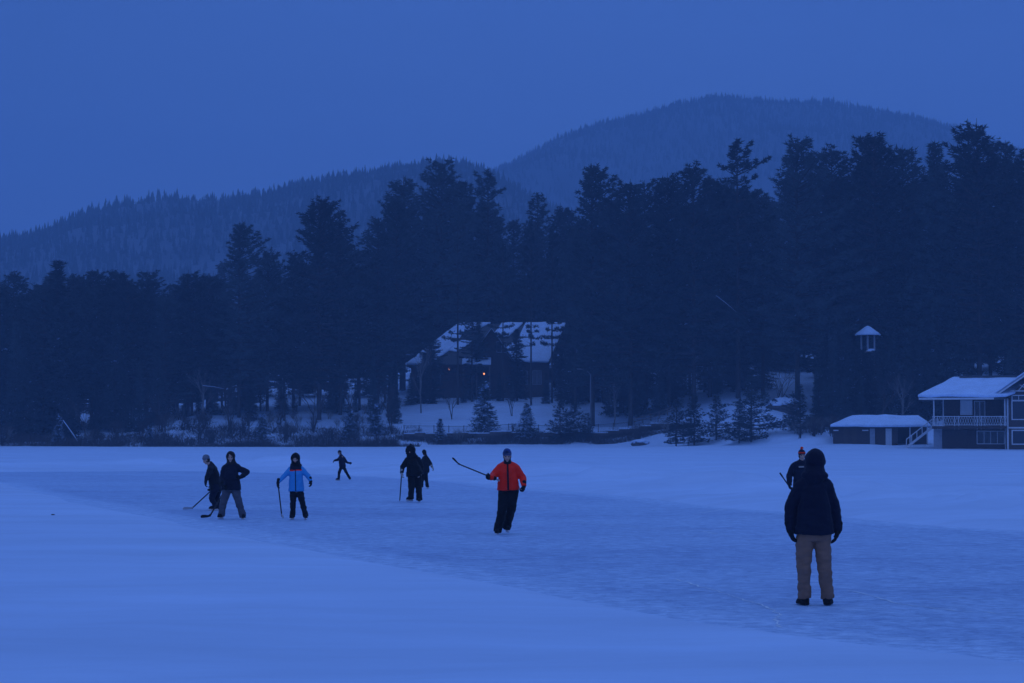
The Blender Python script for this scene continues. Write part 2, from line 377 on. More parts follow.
# ------------------------------------------------------------------ trees
def blades(C, DIR, ln, wd, r):
    """needle sprays: one slim triangle each, at C pointing along DIR"""
    N = len(C); rv = r.normal(size=(N,3)); s = np.cross(DIR, rv); s /= np.linalg.norm(s, axis=1)[:,None]+1e-9
    a = C - s*wd[:,None]/2; b_ = C + s*wd[:,None]/2; c = C + DIR*ln[:,None]
    return np.stack([a, b_, c], 1)
def conifer(seed, H, base, wmax, kind):
    r = np.random.default_rng(seed); tris = []; sticks = MB()
    z = base*H; gapaz = r.random()*6.28
    while z < H-.25:
        t = (z-base*H)/(H-base*H)
        if kind == 'pine':
            prof = (1-t)**.70*(.6+.4*min(1, t*4))*r.uniform(.62, 1.25)*1.26; z += r.uniform(.4, 1.05)*(.65 if t > .75 else 1); nb = r.integers(5, 8)
            if t > .8: prof *= 1.15
            prof += .12
        elif kind == 'lean':
            prof = (1-t)**.62*r.uniform(.55, 1.2)+.05; z += r.uniform(.55, 1.5)*(.65 if t > .8 else 1); nb = r.integers(3, 6)
        elif kind == 'fir':
            prof = (1-t)**.8*r.uniform(.5, 1.2)+.04; z += r.uniform(.22, .42); nb = r.integers(4, 7)
        else:
            prof = (1-t)**.9*r.uniform(.75, 1.12)+.03; z += r.uniform(.28, .5)*max(.5, H/18); nb = r.integers(5, 8)
        a0 = r.random()*6.28
        for q in range(nb):
            az = a0+6.28*q/nb+r.normal(0, .3); Lb = wmax*prof*r.uniform(.6, 1.15)
            if kind != 'spruce': Lb *= .85+.3*math.cos(az-gapaz)
            if Lb < .25: Lb = .25
            el = R(-4+40*t**1.5) if kind == 'fir' else R(-6+42*t**1.5) if kind != 'spruce' else R(-18+50*t**2)
            d = np.array([math.cos(az), math.sin(az), 0]); sd = np.array([-math.sin(az), math.cos(az), 0]); zz = z+r.normal(0, .1)
            up = .14 if kind != 'spruce' else .06
            def pt(s): return d*Lb*s*math.cos(el) + np.array([0,0,1])*(zz+Lb*s*math.sin(el)+up*Lb*s*s)
            s0 = .25 if kind != 'spruce' else .1
            dens = {'pine': 5.6, 'lean': 8.5, 'spruce': 8.5, 'fir': 9.0}[kind]
            nt_ = max(4, int(Lb*dens)); s = s0+(1-s0)*r.random(nt_)**(.6 if kind != 'spruce' else .8)
            base_p = np.stack([pt(v) for v in s])
            lat = (.27*Lb*(1.05-s)+.10)*r.uniform(-1, 1, nt_)
            base_p += r.normal(0, .11, base_p.shape); base_p += sd[None]*lat[:,None] + np.array([0,0,1])[None]*(np.abs(r.normal(0,.10,nt_)) - .18*np.abs(lat)*(kind=='spruce'))[:,None]
            nbld = 7
            C = np.repeat(base_p, nbld, 0); dirs = r.normal(size=(len(C),3)); dirs[:,2] = dirs[:,2]*.55+.30
            dirs += d[None]*.8 + sd[None]*np.repeat(np.sign(lat), nbld)[:,None]*.35
            dirs /= np.linalg.norm(dirs, axis=1)[:,None]
            k = max(.55, min(1, H/22))
            tris.append(blades(C, dirs, r.uniform(.28,.62,len(C))*k, r.uniform(.08,.17,len(C))*k, r))
            if kind != 'spruce' or q % 2 == 0:
                sticks.tube([pt(0), pt(.5), pt(.95)], [.05*k+.012*Lb, .03*k+.006*Lb, .012], 3, False)
    T = np.concatenate(tris); V = T.reshape(-1, 3); n0 = len(V)
    sv = np.array([tuple(p) for p in sticks.v]); sf = np.array(sticks.f)
    V2 = np.concatenate([V, sv]); ff = np.concatenate([np.arange(n0), (sf+n0).ravel()])
    cnt = np.concatenate([np.full(n0//3, 3), np.full(len(sf), 4)]); mi = np.concatenate([np.zeros(n0//3), np.ones(len(sf))])
    H = float(V2[:,2].max())
    crown = np_mesh('crown', V2, ff, cnt, False, mi)
    tb = MB(); pts = []; rad = []; px_, py_ = 0, 0
    for i in range(9):
        f = i/8; pts.append((px_*f, py_*f, f*H*.99-.6*(1-f))); px_ += r.normal(0,.12); py_ += r.normal(0,.12)
        rad.append((.0075*H+.04)*(1-f)**.8+.02)
    # dead stubs below the crown
    tb.tube([(p[0]*.3, p[1]*.3, p[2]) for p in pts], rad, 8)
    if kind != 'spruce':
        for q in range(8):
            zz = r.uniform(.08, base+.1)*H; az = r.random()*6.28; l = r.uniform(.5, 1.8)
            tb.tube([(0,0,zz), (l*math.cos(az), l*math.sin(az), zz+r.uniform(-.1,.3)*l)], [.05, .015], 4)
    trunk = bpy.data.meshes.new('trunk'); trunk.from_pydata(tb.v, [], tb.f); trunk.update()
    return crown, trunk, H
ARCH = {}
def add_arch(key, seed, H, base, w, kind, fol):
    crown, trunk, H = conifer(seed, H, base, w, kind)
    crown.materials.append(M[fol]); crown.materials.append(M['bark']); trunk.materials.append(M['bark'])
    ARCH[key] = (crown, trunk, H)
for i in range(5): add_arch('pine%d' % i, 100+i, 31, [.14,.2,.1,.16,.24][i], [6.2,7.2,5.8,7.6,6.6][i], 'pine', 'pine')
for i in range(3): add_arch('high%d' % i, 120+i, 33, [.46,.52,.56][i], [5.6,6.4,5.4][i], 'pine', 'pine')
for i in range(3): add_arch('lean%d' % i, 130+i, 32, .3, [5.2,6.8,6.4][i], 'lean', 'pine')
for i in range(4): add_arch('spruce%d' % i, 140+i, 17, .03, [2.5,3.0,2.2,2.7][i], 'spruce', 'spruce')
for i in range(3): add_arch('snowy%d' % i, 150+i, 7, .02, [1.7,2.1,1.9][i], 'spruce', 'snowy_spruce')

for i in range(3): add_arch('fir%d' % i, 170+i, 8, .03, [3.3,3.9,3.5][i], 'fir', 'snowy_spruce' if i == 9 else 'fir')
def put_tree(key, x, y, h, label, group=None, name=None, wide=1.0, rot=None, cat=None, tilt=None):
    crown, trunk, H = ARCH[key]; s = h/H
    k = 'pine' if key[:4] in ('pine','high','lean') else 'spruce'
    r = bpy.data.objects.new(name or (k+'_tree'), None); COL.objects.link(r)
    r.location = (x, y, gz(x, y)-.05); r.scale = (s*wide, s*wide, s); r.rotation_euler = (tilt[0] if tilt else 0, tilt[1] if tilt else 0, random.uniform(0, 6.28) if rot is None else rot)
    tag(r, label, cat or 'tree', group)
    link('crown', crown, None, r); link('trunk', trunk, None, r)
    return r
def tree_px(key, px, py, D, label, group=None, wide=1.0, rot=None):
    p = P(px, py, D); h = p.z - gz(p.x, D)
    return put_tree(key, p.x, D, h, label, group, wide=wide, rot=rot)
SKY = 'tall pines that make the skyline of the shore'
sky = [
 ('pine2',14,269,305,'pine cut by the left frame edge, low blunt top'),
 ('spruce0',58,258,300,'sharp-pointed dark tree standing highest at the far left of the shore'),
 ('pine0',93,267,312,'second bushy pine right of the sharp-pointed tree at far left'),
 ('pine3',121,268,306,'round-topped pine third along from the sharp-pointed tree at far left'),
 ('pine1',148,268,310,'wide low-topped pine midway between the far left point and the tall lone pine'),
 ('pine4',189,268,303,'blunt broad pine just left of the tall lone pine'),
 ('pine0',240,219,302,'tall lone pine with a rounded plume head above the left treeline'),
 ('pine4',268,246,310,'shorter pine tucked right beside the tall lone pine on the left'),
 ('pine1',294,252,318,'low pine filling the dip between the two tall left pines'),
 ('pine3',320,195,300,'massive broad-shouldered pine, tallest left of the notch in the treeline'),
 ('lean0',341,212,306,'thin side top leaning off the massive broad-shouldered left pine'),
 ('pine2',378,216,312,'pine at the right lip of the notch in the treeline'),
 ('pine4',404,173,306,'tall pine directly left of the highest middle pine above the lodge'),
 ('pine1',441,156,302,'highest pine of the middle, straight above the left end of the lodge'),
 ('pine0',460,176,312,'pine pressed against the right side of the highest middle pine'),
 ('lean1',488,168,308,'gaunt pine with tiered open side branches right of the highest middle pine'),
 ('pine2',513,218,325,'low pine at the bottom of the gap above the lodge roof'),
 ('lean2',538,191,318,'pine with a fine pointed top and drooping tiers above the right end of the lodge'),
 ('pine3',565,205,330,'low shoulder pine left of the twin-headed pine above the street lamp'),
 ('pine0',592,160,308,'tall pine with a knobbly head above the street lamp'),
 ('pine4',630,176,306,'square-topped pine right of the one above the street lamp'),
 ('pine1',645,177,315,'twin partner behind the square-topped pine in mid frame'),
 ('pine3',668,170,310,'bushy pine halfway between the street lamp and the plated pine'),
 ('pine2',693,160,304,'dense dome-headed pine left of the pine with flat plates'),
 ('pine0',709,174,314,'narrow pine hidden half behind the dome-headed pine'),
 ('lean1',737,136,306,'open pine with wide flat plates of branches against the mountain'),
 ('pine4',762,186,318,'low pine between the plated pine and the next tall pine right'),
 ('pine1',796,133,304,'tall pine with a spreading head right of the plated pine'),
 ('pine2',832,143,310,'pine with a soft round crown above the small snow-capped gazebo'),
 ('pine3',874,128,306,'tall pine with a fan-shaped top right of the gazebo'),
 ('pine0',903,142,308,'pine leaning on the right flank of the fan-topped pine'),
 ('spruce1',935,139,300,'narrow pointed evergreen rising above the boathouse roof'),
 ('pine4',977,115,298,'tallest pine at the right, plume-headed above the boathouse'),
 ('pine1',1006,137,306,'pine just right of the plume-headed giant above the boathouse'),
 ('pine3',1032,147,300,'pine cut by the right frame edge above the boathouse'),
]
for key, px, py, D, lab in sky:
    w_ = 1.25 if px < 215 else 1.0
    if 398 < px < 575: D += 56
    elif px < 398: D += 10
    tree_px(key, px, py, D, lab, SKY, wide=w_*random.uniform(1.0, 1.22))
cx = [s[1] for s in sky]; cy = [s[2] for s in sky]
rr_ = random.Random(11)
def near_lodge(px): return 405 < px < 570
lab2 = 'dark pine packed inside the forest wall, its outline lost among its neighbours'
n = 0
px = -60
while px < 1100:
    for D, lo, hi in ((328, 34, 75), (358, 26, 60), (430, 20, 50)):
        q = px + rr_.uniform(-8, 8); top = np.interp(q, cx, cy) + rr_.uniform(lo, hi)
        if 362 < q < 372 or 505 < q < 530: top += 25
        if near_lodge(q) and D < 350: continue
        if D == 358 and near_lodge(q): D = 364
        if 762 < q < 806 and D < 340: continue
        DD = D + rr_.uniform(-7, 7)
        key = rr_.choice(['pine0','pine1','pine2','pine3','pine4','spruce0','spruce3'])
        if 560 < q < 760 and D < 360: key = rr_.choice(['high0','high1','high2','pine4'])
        tree_px(key, q, top, DD, lab2, 'pines packed inside the forest wall', wide=rr_.uniform(.9, 1.2))
    px += 18
for i in range(34):
    q = -50+i*8.2+rr_.uniform(-4,4); q = q if q < 232 else rr_.uniform(555, 1060)
    tree_px(rr_.choice(['pine0','pine1','pine2','pine3','pine4']), q, np.interp(q, cx, cy)+(rr_.uniform(6, 30) if q < 215 else rr_.uniform(30, 80)), rr_.uniform(308, 330) if not 840 < q < 900 else 330, lab2, 'pines packed inside the forest wall', wide=rr_.uniform(1.1, 1.4))
# pines that stand between the lake and the lodge, bare-trunked below
for key, px, py, D, lab in [('lean1',458,200,326,'open-branched-trunked pine in front of the left half of the lodge'),
        ('lean0',531,214,322,'open-branched pine standing across the right half of the lodge roof'),
        ('high0',397,196,326,'pine shading the left corner of the lodge'),
        ('lean2',552,222,326,'pine at the right gable of the lodge'),
        ('lean1',503,240,330,'slender pine before the centre of the lodge'),
        ('high0',620,215,316,'bare-trunked pine right of the street lamp'),
        ('high2',660,225,312,'bare-trunked pine above the wooden rail fence'),
        ('high1',575,225,318,'bare-trunked pine just left of the street lamp')]:
    tree_px(key, px, py, D, lab, 'pines standing around the lodge', wide=.62 if key[:4] == 'lean' else .85)
# understory evergreens along the shore
lab3 = 'young evergreen in the dim belt under the tall shore pines'
for i in range(74):
    px = rr_.choice([rr_.uniform(-40, 400), rr_.uniform(-40, 400), rr_.uniform(810, 1060), rr_.uniform(600, 745)])
    D = rr_.uniform(296, 322) if px < 600 else rr_.uniform(284, 305)
    top = rr_.uniform(290, 405) if px < 400 else rr_.uniform(300, 372)
    if px < 600 and 140 < px < 400 and rr_.random() < .35: top = rr_.uniform(380, 420)
    if 150 < px < 400:
        if i % 4 == 3: continue
        D = rr_.uniform(306, 326); top = rr_.uniform(330, 395)
    if 600 < px < 745: D = rr_.uniform(306, 330); top = rr_.uniform(300, 380)
    if 842 < px < 894: top = rr_.uniform(362, 378)
    tree_px(rr_.choice(['spruce0','spruce1','spruce2','spruce3']), px, top, D, lab3, 'young evergreens under the tall pines', wide=rr_.uniform(.9,1.3))
SP = 'small evergreens along the lake bank'
for key, px, py, D, lab in [
  ('snowy0',484,380,297,'snow-dusted spruce alone before the lodge, tallest on the lake bank'),
  ('snowy1',527,402,292,'small pointed spruce flecked with snow behind the red-jacketed skater'),
  ('fir0',560,394,291,'broad bushy fir, left one of the touching pair right of the red-jacketed skater'),
  ('fir1',574,401,292,'lower fir on the right of the touching pair left of the iron fence'),
  ('fir2',588,412,293,'small dark fir beside the street lamp at the lake bank'),
  ('fir1',676,398,276,'dark spreading fir at the right end of the iron fence'),
  ('fir0',694,392,277,'tallest of the three dark firs crowded at the right end of the iron fence'),
  ('fir2',716,394,276,'rightmost of the three dark firs crowded at the right end of the iron fence'),
  ('fir1',751,374,268,'tall broad fir standing on the open snow bank left of the cleared path'),
  ('fir0',739,400,270,'small evergreen leaning against the tall broad fir'),
  ('fir2',800,384,266,'fir right of the cleared snowy path'),
  ('spruce0',819,366,270,'dark spruce directly above the left end of the low shed'),
  ('spruce2',845,376,276,'spruce rising behind the middle of the low shed'),
  ('snowy2',376,402,296,'small pine on the bank between the hooded man and the far child'),
  ('snowy1',350,408,294,'small spruce on the bank straight above the far skating child'),
  ('snowy1',262,412,294,'low spruce on the bank between the hand-on-hip skater and the blue jacket'),
  ('snowy2',440,418,292,'stub of a spruce at the lake edge right of the hooded man'),
  ('snowy1',150,425,292,'knee-high evergreen at the lake edge left of the bent skater')]:
    tree_px(key, px, py, D, lab, SP, wide={'sno':1.5,'fir':1.15}.get(key[:3], 1.5))
# snow-laden little tree, pushed over
p = P(58, 418, 291)
put_tree('snowy2', p.x, 291, 4.4, 'little tree bowed under lumps of snow at the left lake edge', name='bowed_tree', wide=1.1, tilt=(0, R(-14)))

# bare broadleaved trees
def bare(seed, H, spread, mat, lev=5, n0=3):
    r = random.Random(seed); mb = MB()
    def grow(p, d, l, rad, k):
        q = p + d*l*.5 + Vector((r.gauss(0,.04),r.gauss(0,.04),0))*l; e = q + (d+Vector((r.gauss(0,.12),r.gauss(0,.12),.06))).normalized()*l*.5
        mb.tube([p, q, e], [rad, rad*.85, rad*.7], 5 if rad > .05 else 3, False)
        if k == 0: return
        for i in range(r.choice([2,3,3]) if k > 1 else 3):
            nd = (d + Vector((r.gauss(0,spread), r.gauss(0,spread), r.gauss(.12,spread*.6)))).normalized()
            grow(e if i < 2 else q, nd, l*r.uniform(.6,.85), rad*r.uniform(.5,.66), k-1)
    for i in range(n0): grow(Vector((r.gauss(0,.1), r.gauss(0,.1), -.2)), Vector((r.gauss(0,.18), r.gauss(0,.18), 1)).normalized(), H*.3, .011*H+.02, lev)
    me = bpy.data.meshes.new('branches'); me.from_pydata(mb.v, [], mb.f); me.update(); me.materials.append(mat); return me
BT = [bare(1, 9, .33, M['twig'], 5, 2), bare(2, 9, .28, M['pale_bark'], 5, 1), bare(3, 9, .4, M['twig'], 5, 2)]
SB = [bare(11, 2.2, .42, M['twig'], 4, 7), bare(12, 2.2, .5, M['twig'], 4, 8), bare(13, 2.0, .4, M['pale_bark'], 4, 5)]
def put_bare(me, px, D, h, label, group, name, cat, H):
    x = P(px, 430, D).x
    o = link(name, me); s = h/H; o.location = (x, D, gz(x, D)-.05); o.scale = (s, s, s); o.rotation_euler = (0,0,rr_.uniform(0,6.28))
    return tag(o, label, cat, group)
BG = 'bare broadleaved trees on the shore'
for i, px, D, h, lab in [(1,421,318,10.5,'pale bare tree with forked crown at the left corner of the lodge'),
    (0,86,294,7.5,'thin pale birch trunk slanting up from the left lake edge'),
    (0,165,296,8,'bare tree between the slanting birch and the bent skater'),
    (2,232,298,9,'bare tree rising behind the skater with a hand on the hip'),
    (0,313,299,9,'bare tree on the bank right of the blue jacket'),
    (2,392,300,8,'bare twiggy tree on the bank left of the hooded man'),
    (0,452,312,6,'small dark bare tree on the snow before the lodge lamps'),
    (1,205,302,9,'slim pale bare tree on the snowy bank above the bent skater'),(0,285,308,8,'forked bare tree on the snowy bank between the hip-handed skater and the blue jacket'),(2,352,310,8,'bare tree on the snowy bank above the far skating child'),(2,512,314,5,'short bare tree on the snow under the right end of the lodge'),
    (1,612,306,9,'slender pale bare tree behind the iron fence'),
    (2,780,300,8,'bare tree over the dark rock beside the cleared path'),
    (1,905,276,8,'pale bare tree behind the low shed near the boathouse stairs'),
    (0,880,282,9,'dark bare tree behind the low shed')]:
    put_bare(BT[i], px, D, h, lab, BG, 'bare_tree', 'tree', 9)
for px, D, py in [(430,333,300),(472,331,318),(517,330,316),(478,336,305),(431,328,330)]:
    tree_px('lean%d' % rr_.randrange(3) if px in (541,472,431) else 'spruce%d' % rr_.randrange(4), px, py+(0 if px in (541,472,431) else 12), D, 'young open-boughed pine screening the lodge front', 'young pines screening the lodge', wide=1.5)
for i in range(34):
    px = rr_.uniform(575, 850); D = rr_.uniform(325, 372)
    if 762 < px < 803 and D < 350: D = 356
    if 855 < px < 885: continue
    tree_px(rr_.choice(['spruce0','spruce1','spruce2','spruce3','pine3']), px, rr_.uniform(255, 330), D, lab3, 'young evergreens under the tall pines', wide=rr_.uniform(1.1,1.6))
for px, py in ((411,372),(424,352),(433,378),(463,380),(499,372),(513,382),(546,372),(561,350),(572,340),(392,368)):
    tree_px(rr_.choice(['spruce0','spruce1','spruce2','spruce3']), px, py, rr_.uniform(322, 332), 'dusky evergreen growing against the dark front of the lodge', 'evergreens against the lodge front', wide=1.35)
for px, py in ((856,349),(868,359),(881,350),(846,345),(892,348),(862,356),(875,357)):
    tree_px('spruce1', px, py-8, 289+rr_.uniform(-1,1), 'evergreen hiding the foot of the snow-capped gazebo', 'evergreens in front of the gazebo', wide=1.5)
lab4 = 'leafless bush at the foot of the wooded bank'
for i in range(120):
    px = rr_.choice([rr_.uniform(-20, 690), rr_.uniform(90, 400), rr_.uniform(140, 400), rr_.uniform(790, 835)]); 
    D = rr_.uniform(289, 304) if px < 700 else rr_.uniform(262, 272)
    if 588 < px < 672: D = rr_.uniform(287, 291)
    if 140 < px < 400: D = rr_.uniform(290, 324)
    put_bare(rr_.choice(SB), px, D, rr_.uniform(1.5, 3.6), lab4, 'leafless bushes along the bank', 'bush', 'bush', 2.2)
# undergrowth strip
r = np.random.default_rng(77)
N = 90000
px = np.concatenate([r.uniform(-80, 420, N//2), r.uniform(398, 700, N//2)]); D = np.concatenate([286.8+15*r.random(N//2)**1.5, 289.8+5*r.random(N//2)])
x = (px-512)/F*D; dens = vnoise(x*.35, D*.35, 4)+.5
hh = (.35+1.5*dens**1.5)*r.uniform(.3, 1, N)*np.where(px < 400, 1.35, 1)
ok = np.where(px > 398, (r.random(N) < .6*sm((vnoise(x*.22, D*.5, 14)+.5-np.where(px > 560, .12, .30))/.3)), r.random(N) < dens*1.2+.1); x, D, hh = x[ok], D[ok], hh[ok]; N = len(x)
z = ground_z(x, D, False)-.05
d = np.stack([r.normal(0,.7,N), r.normal(0,.6,N), np.ones(N)], 1); d /= np.linalg.norm(d, axis=1)[:,None]
T = blades(np.stack([x, D, z], 1), d, hh, r.uniform(.03,.09,N), r)
me = np_mesh('undergrowth', T.reshape(-1,3), np.arange(3*N), 3)
tag(link('undergrowth', me, M['twig']), 'dark brush and dead stalks along the lake bank', 'brush', kind='stuff')
# fallen and leaning trunks with snow on them
def log(a, b_, r0, lab):
    mb = MB(); a, b_ = Vector(a), Vector(b_); mb.tube([a, a.lerp(b_,.5)+Vector((0,0,.08)), b_], [r0, r0*.8, r0*.5], 7)
    o = mb.build('fallen_trunk', M['bark']); tag(o, lab, 'log', 'fallen trunks')
    mb = MB(); u = Vector((0,0,r0*.85)); mb.tube([a+u, a.lerp(b_,.5)+u*.9+Vector((0,0,.08)), b_+u*.6], [r0*.7, r0*.6, r0*.3], 7); mb.build('snow', M['roof_snow'], o)
log(P(63,421,290), P(81,447,289), .11, 'leaning snow-topped trunk beside the bowed little tree')
log(P(203,386,293), P(224,389,293), .05, 'snow-lined fallen trunk propped high in the trees on the left')
log(P(716,296,296), P(736,312,296), .055, 'snow-lined broken branch slanting down in the forest above the tall bank spruce')
# ------------------------------------------------------------------ buildings
M['brown'] = basic('dark_brown_boards', (.065,.045,.04), .8, .25, 5, .4)
M['brown2'] = basic('shingled_brown_wall', (.085,.06,.05), .85, .3, 7, .5)
M['trim'] = basic('white_trim_paint', (.55,.58,.62), .6, .08, 5, .1)
M['grey'] = basic('grey_panel_paint', (.30,.33,.38), .6, .15, 3, .1)
M['shingle'] = basic('roof_shingles', (.07,.075,.08), .9, .3, 8, .5)
M['rock'] = basic('dark_rock', (.10,.09,.09), .9, .4, 1.5, .8, bd=.1)
M['iron'] = basic('dark_iron', (.03,.03,.035), .5, .2, 8, .1)
M['steel'] = basic('galvanised_steel', (.16,.17,.19), .45, .1, 5, .1, spec=.5)
M['wood'] = basic('weathered_wood', (.13,.11,.10), .85, .3, 4, .3)
def glass_mat():
    m, nt, b = new_mat('window_glass'); b.inputs['Base Color'].default_value = (.015,.02,.03,1); b.inputs['Roughness'].default_value = .06; b.inputs['Specular IOR Level'].default_value = .6
    return m
M['glass'] = glass_mat()
M['skyglass'] = basic('painted_reflection_glass', (.5,.55,.6), .12, .1, 1.5, .1); M['skyglass'].node_tree.nodes['Principled BSDF'].inputs['Metallic'].default_value = .3  # pale base colour stands in for much of the sky's reflection
def lamp_mat():
    m, nt, b = new_mat('lit_lamp'); b.inputs['Base Color'].default_value = (1,.5,.2,1)
    b.inputs['Emission Color'].default_value = (1,.34,.10,1); b.inputs['Emission Strength'].default_value = 2.0; return m
M['lit'] = lamp_mat()

def window(parent, x0, x1, z0, z1, y, cols=2, rows=1, fr=.09, sill=True, glass=None):
    """a window in a wall that faces the lake (-y)"""
    mb = MB(); mb.box(x0-fr,x1+fr,y-.06,y+.02,z1,z1+fr).box(x0-fr,x1+fr,y-.06,y+.02,z0-fr,z0).box(x0-fr,x0,y-.06,y+.02,z0,z1).box(x1,x1+fr,y-.06,y+.02,z0,z1)
    for i in range(1, cols): xx = x0+(x1-x0)*i/cols; mb.box(xx-.03,xx+.03,y-.05,y+.01,z0,z1)
    for i in range(1, rows): zz = z0+(z1-z0)*i/rows; mb.box(x0,x1,y-.045,y+.005,zz-.03,zz+.03)
    w = mb.build('window', M['trim'], parent)
    MB().box(x0,x1,y-.02,y+.03,z0,z1).build('pane', glass or M['glass'], w)
    return w
def X_(px, D): return P(px, 430, D).x
def Z_(py, D): return P(512, py, D).z
def slab(poly_pts, th):
    mb = MB(); mb.prism(poly_pts, (0,0,th)); return mb
def soft_snow(name, faces_v, faces_f, parent, thick, drop=.0, sub=3, amp=.08, seed=1):
    """a blanket of snow lying on roof faces, rounded at the rim"""
    bm = bmesh.new(); vs = [bm.verts.new(v) for v in faces_v]
    for f in faces_f: bm.faces.new([vs[i] for i in f])
    bmesh.ops.recalc_face_normals(bm, faces=bm.faces[:])
    if sum(f.normal.z for f in bm.faces) < 0: bmesh.ops.reverse_faces(bm, faces=bm.faces[:])
    g = bmesh.ops.extrude_face_region(bm, geom=bm.faces[:])
    for v in [e for e in g['geom'] if isinstance(e, bmesh.types.BMVert)]: v.co.z += thick
    bmesh.ops.recalc_face_normals(bm, faces=bm.faces[:])
    bmesh.ops.bevel(bm, geom=[e for e in bm.edges], offset=thick*.42, segments=2, affect='EDGES', profile=.6)
    bmesh.ops.triangulate(bm, faces=bm.faces[:])
    for _ in range(sub): 
        ed = [e for e in bm.edges if e.calc_length() > .6]
        if ed: bmesh.ops.subdivide_edges(bm, edges=ed, cuts=1)
        bmesh.ops.triangulate(bm, faces=bm.faces[:])
    zmin = {}
    for v in bm.verts:
        nz = noise.noise(v.co*.6+Vector((seed*3.1,0,0))); v.co.z += amp*nz
        v.co.y += amp*.5*noise.noise(v.co*.9+Vector((0,seed*5.,0)))
    me = bpy.data.meshes.new(name); bm.to_mesh(me); bm.free()
    me.polygons.foreach_set('use_smooth', [True]*len(me.polygons))
    return link(name, me, M['roof_snow'], parent)

# --- boathouse
D = 240.
root = empty('boathouse', (0,0,0), 0, 'two-storey dark boathouse with white balcony and snowy roof at the right frame edge', 'boathouse')
xL, xG, xR = X_(934.5,D), X_(1006.5,D), X_(1006.5,D)+10.5
zg = -.1; z1 = 2.42; zb = 2.72; zr = 3.85; ze = 5.95; zt = 8.1
mb = MB(); mb.box(xL+.95, xG, 241.0, 249, zg, z1); mb.build('lower_wall', M['brown'], root)
mb = MB(); mb.box(xL+1.2, xG, 242.2, 249, zb+.004, ze-.02); mb.build('upper_wall', M['brown2'], root)
mb = MB(); mb.box(xL-.02, xL+.93, 240.9, 246, zg, z1); mb.build('side_panel', M['grey'], root)
mb = MB(); mb.box(xL-.15, xG-.01, 239.0, 249, z1+.003, zb); mb.build('balcony_floor', M['brown'], root)
# gable wing
gy0 = 239.6; pk = xG+5.55
zpk = 11.0; 
mb = MB(); mb.prism([(xG,gy0,zg),(xR,gy0,zg),(xR,gy0,ze-.3),(pk,gy0,zpk-.25),(xG,gy0,ze+.1)], (0,11,0)); mb.build('gable_wall', M['brown2'], root)
mb = MB(); mb.box(xG-.03,xG+.17,gy0-.04,gy0+.06,zg,ze-.1); mb.box(xG, xR, gy0-.05, gy0, z1+.02, z1+.2); mb.build('corner_board', M['trim'], root)
# gable roof slabs
for sgn, xe in ((-1, X_(991,D)), (1, xR+1.0)):
    zz = ze-.02 if sgn < 0 else ze-.4
    mb = MB(); mb.prism([(pk,238.7,zpk),(xe,238.7,zz),(xe,238.7,zz-.18),(pk,238.7,zpk-.18)], (0,11.5,0)); rf = mb.build('gable_roof', M['shingle'], root)
    mb = MB(); mb.prism([(pk,238.62,zpk+.02),(xe,238.62,zz+.02),(xe,238.62,zz-.22),(pk,238.62,zpk-.22)], (0,.075,0)); mb.build('barge_board', M['trim'], rf)
    soft_snow('roof_snow', [(pk,238.8,zpk+.01),(xe+.1*-sgn*-1,238.8,zz+.01),(xe,250.2,zz+.01),(pk,250.2,zpk+.01)], [(0,1,2,3)], rf, .3, seed=4+sgn)
# gable brackets (king post and struts under the peak)
mb = MB(); mb.bar((xG+.4,gy0-.2,ze+.75),(pk+.2,gy0-.2,ze+.75),.12,.12); mb.bar((xG+1.3,gy0-.22,ze+.8),(xG+2.4,gy0-.22,ze+2.1),.1,.1); mb.bar((xG+2.6,gy0-.22,ze+.8),(xG+1.4,gy0-.22,ze+1.45),.1,.1); mb.bar((xG-.25,gy0-.2,ze-.35),(xG-.25,gy0-.2,ze-1.0),.12,.12); mb.build('gable_bracket', M['trim'], root)
window(root, xG+.62, xG+3.4, Z_(419,D), Z_(401.5,D), gy0-.01, 1, 1, .12)
window(root, xG+.62, xG+3.4, Z_(400,D), Z_(396,D), gy0-.01, 4, 1, .1)
window(root, xG+.62, xG+3.4, Z_(443.5,D), Z_(431,D), gy0-.01, 1, 1, .14)
window(root, xG+4.8, xG+7.4, Z_(443.5,D), Z_(431,D), gy0-.01, 2, 1, .14)
window(root, xG+4.8, xG+7.4, Z_(419,D), Z_(401.5,D), gy0-.01, 2, 1, .12)
# lower storey windows
window(root, X_(977.5,D), X_(1003.5,D), Z_(443.5,D), Z_(431.5,D), 240.99, 4, 1, .08)
# upper: picture window and door
window(root, X_(961,D), X_(972.5,D), Z_(414.5,D), Z_(399.5,D), 242.19, 1, 1, .04, glass=M['skyglass'])
mb = MB(); x0,x1 = X_(974.5,D), X_(985.5,D)
mb.box(x0,x0+.1,242.12,242.2,zb+.01,Z_(401.5,D)).box(x1-.1,x1,242.12,242.2,zb+.01,Z_(401.5,D)).box(x0,x1,242.11,242.2,Z_(401.5,D),Z_(400.5,D)).box((x0+x1)/2-.05,(x0+x1)/2+.05,242.13,242.2,zb+.01,Z_(401.5,D))
dr = mb.build('door', M['trim'], root); mb = MB(); mb.box(x0+.1,(x0+x1)/2-.05,242.15,242.195,zb+.02,Z_(401.5,D)).box((x0+x1)/2+.05,x1-.1,242.15,242.195,zb+.02,Z_(401.5,D)); mb.build('pane', M['glass'], dr)
# posts
for pxp in (935.2, 944.0, 1004.5):
    xp = X_(pxp,D); MB().box(xp-.07,xp+.07,239.1 if pxp != 944 else 241.4,239.24 if pxp != 944 else 241.54,zb+.003,ze-.02).build('post', M['trim'], root)
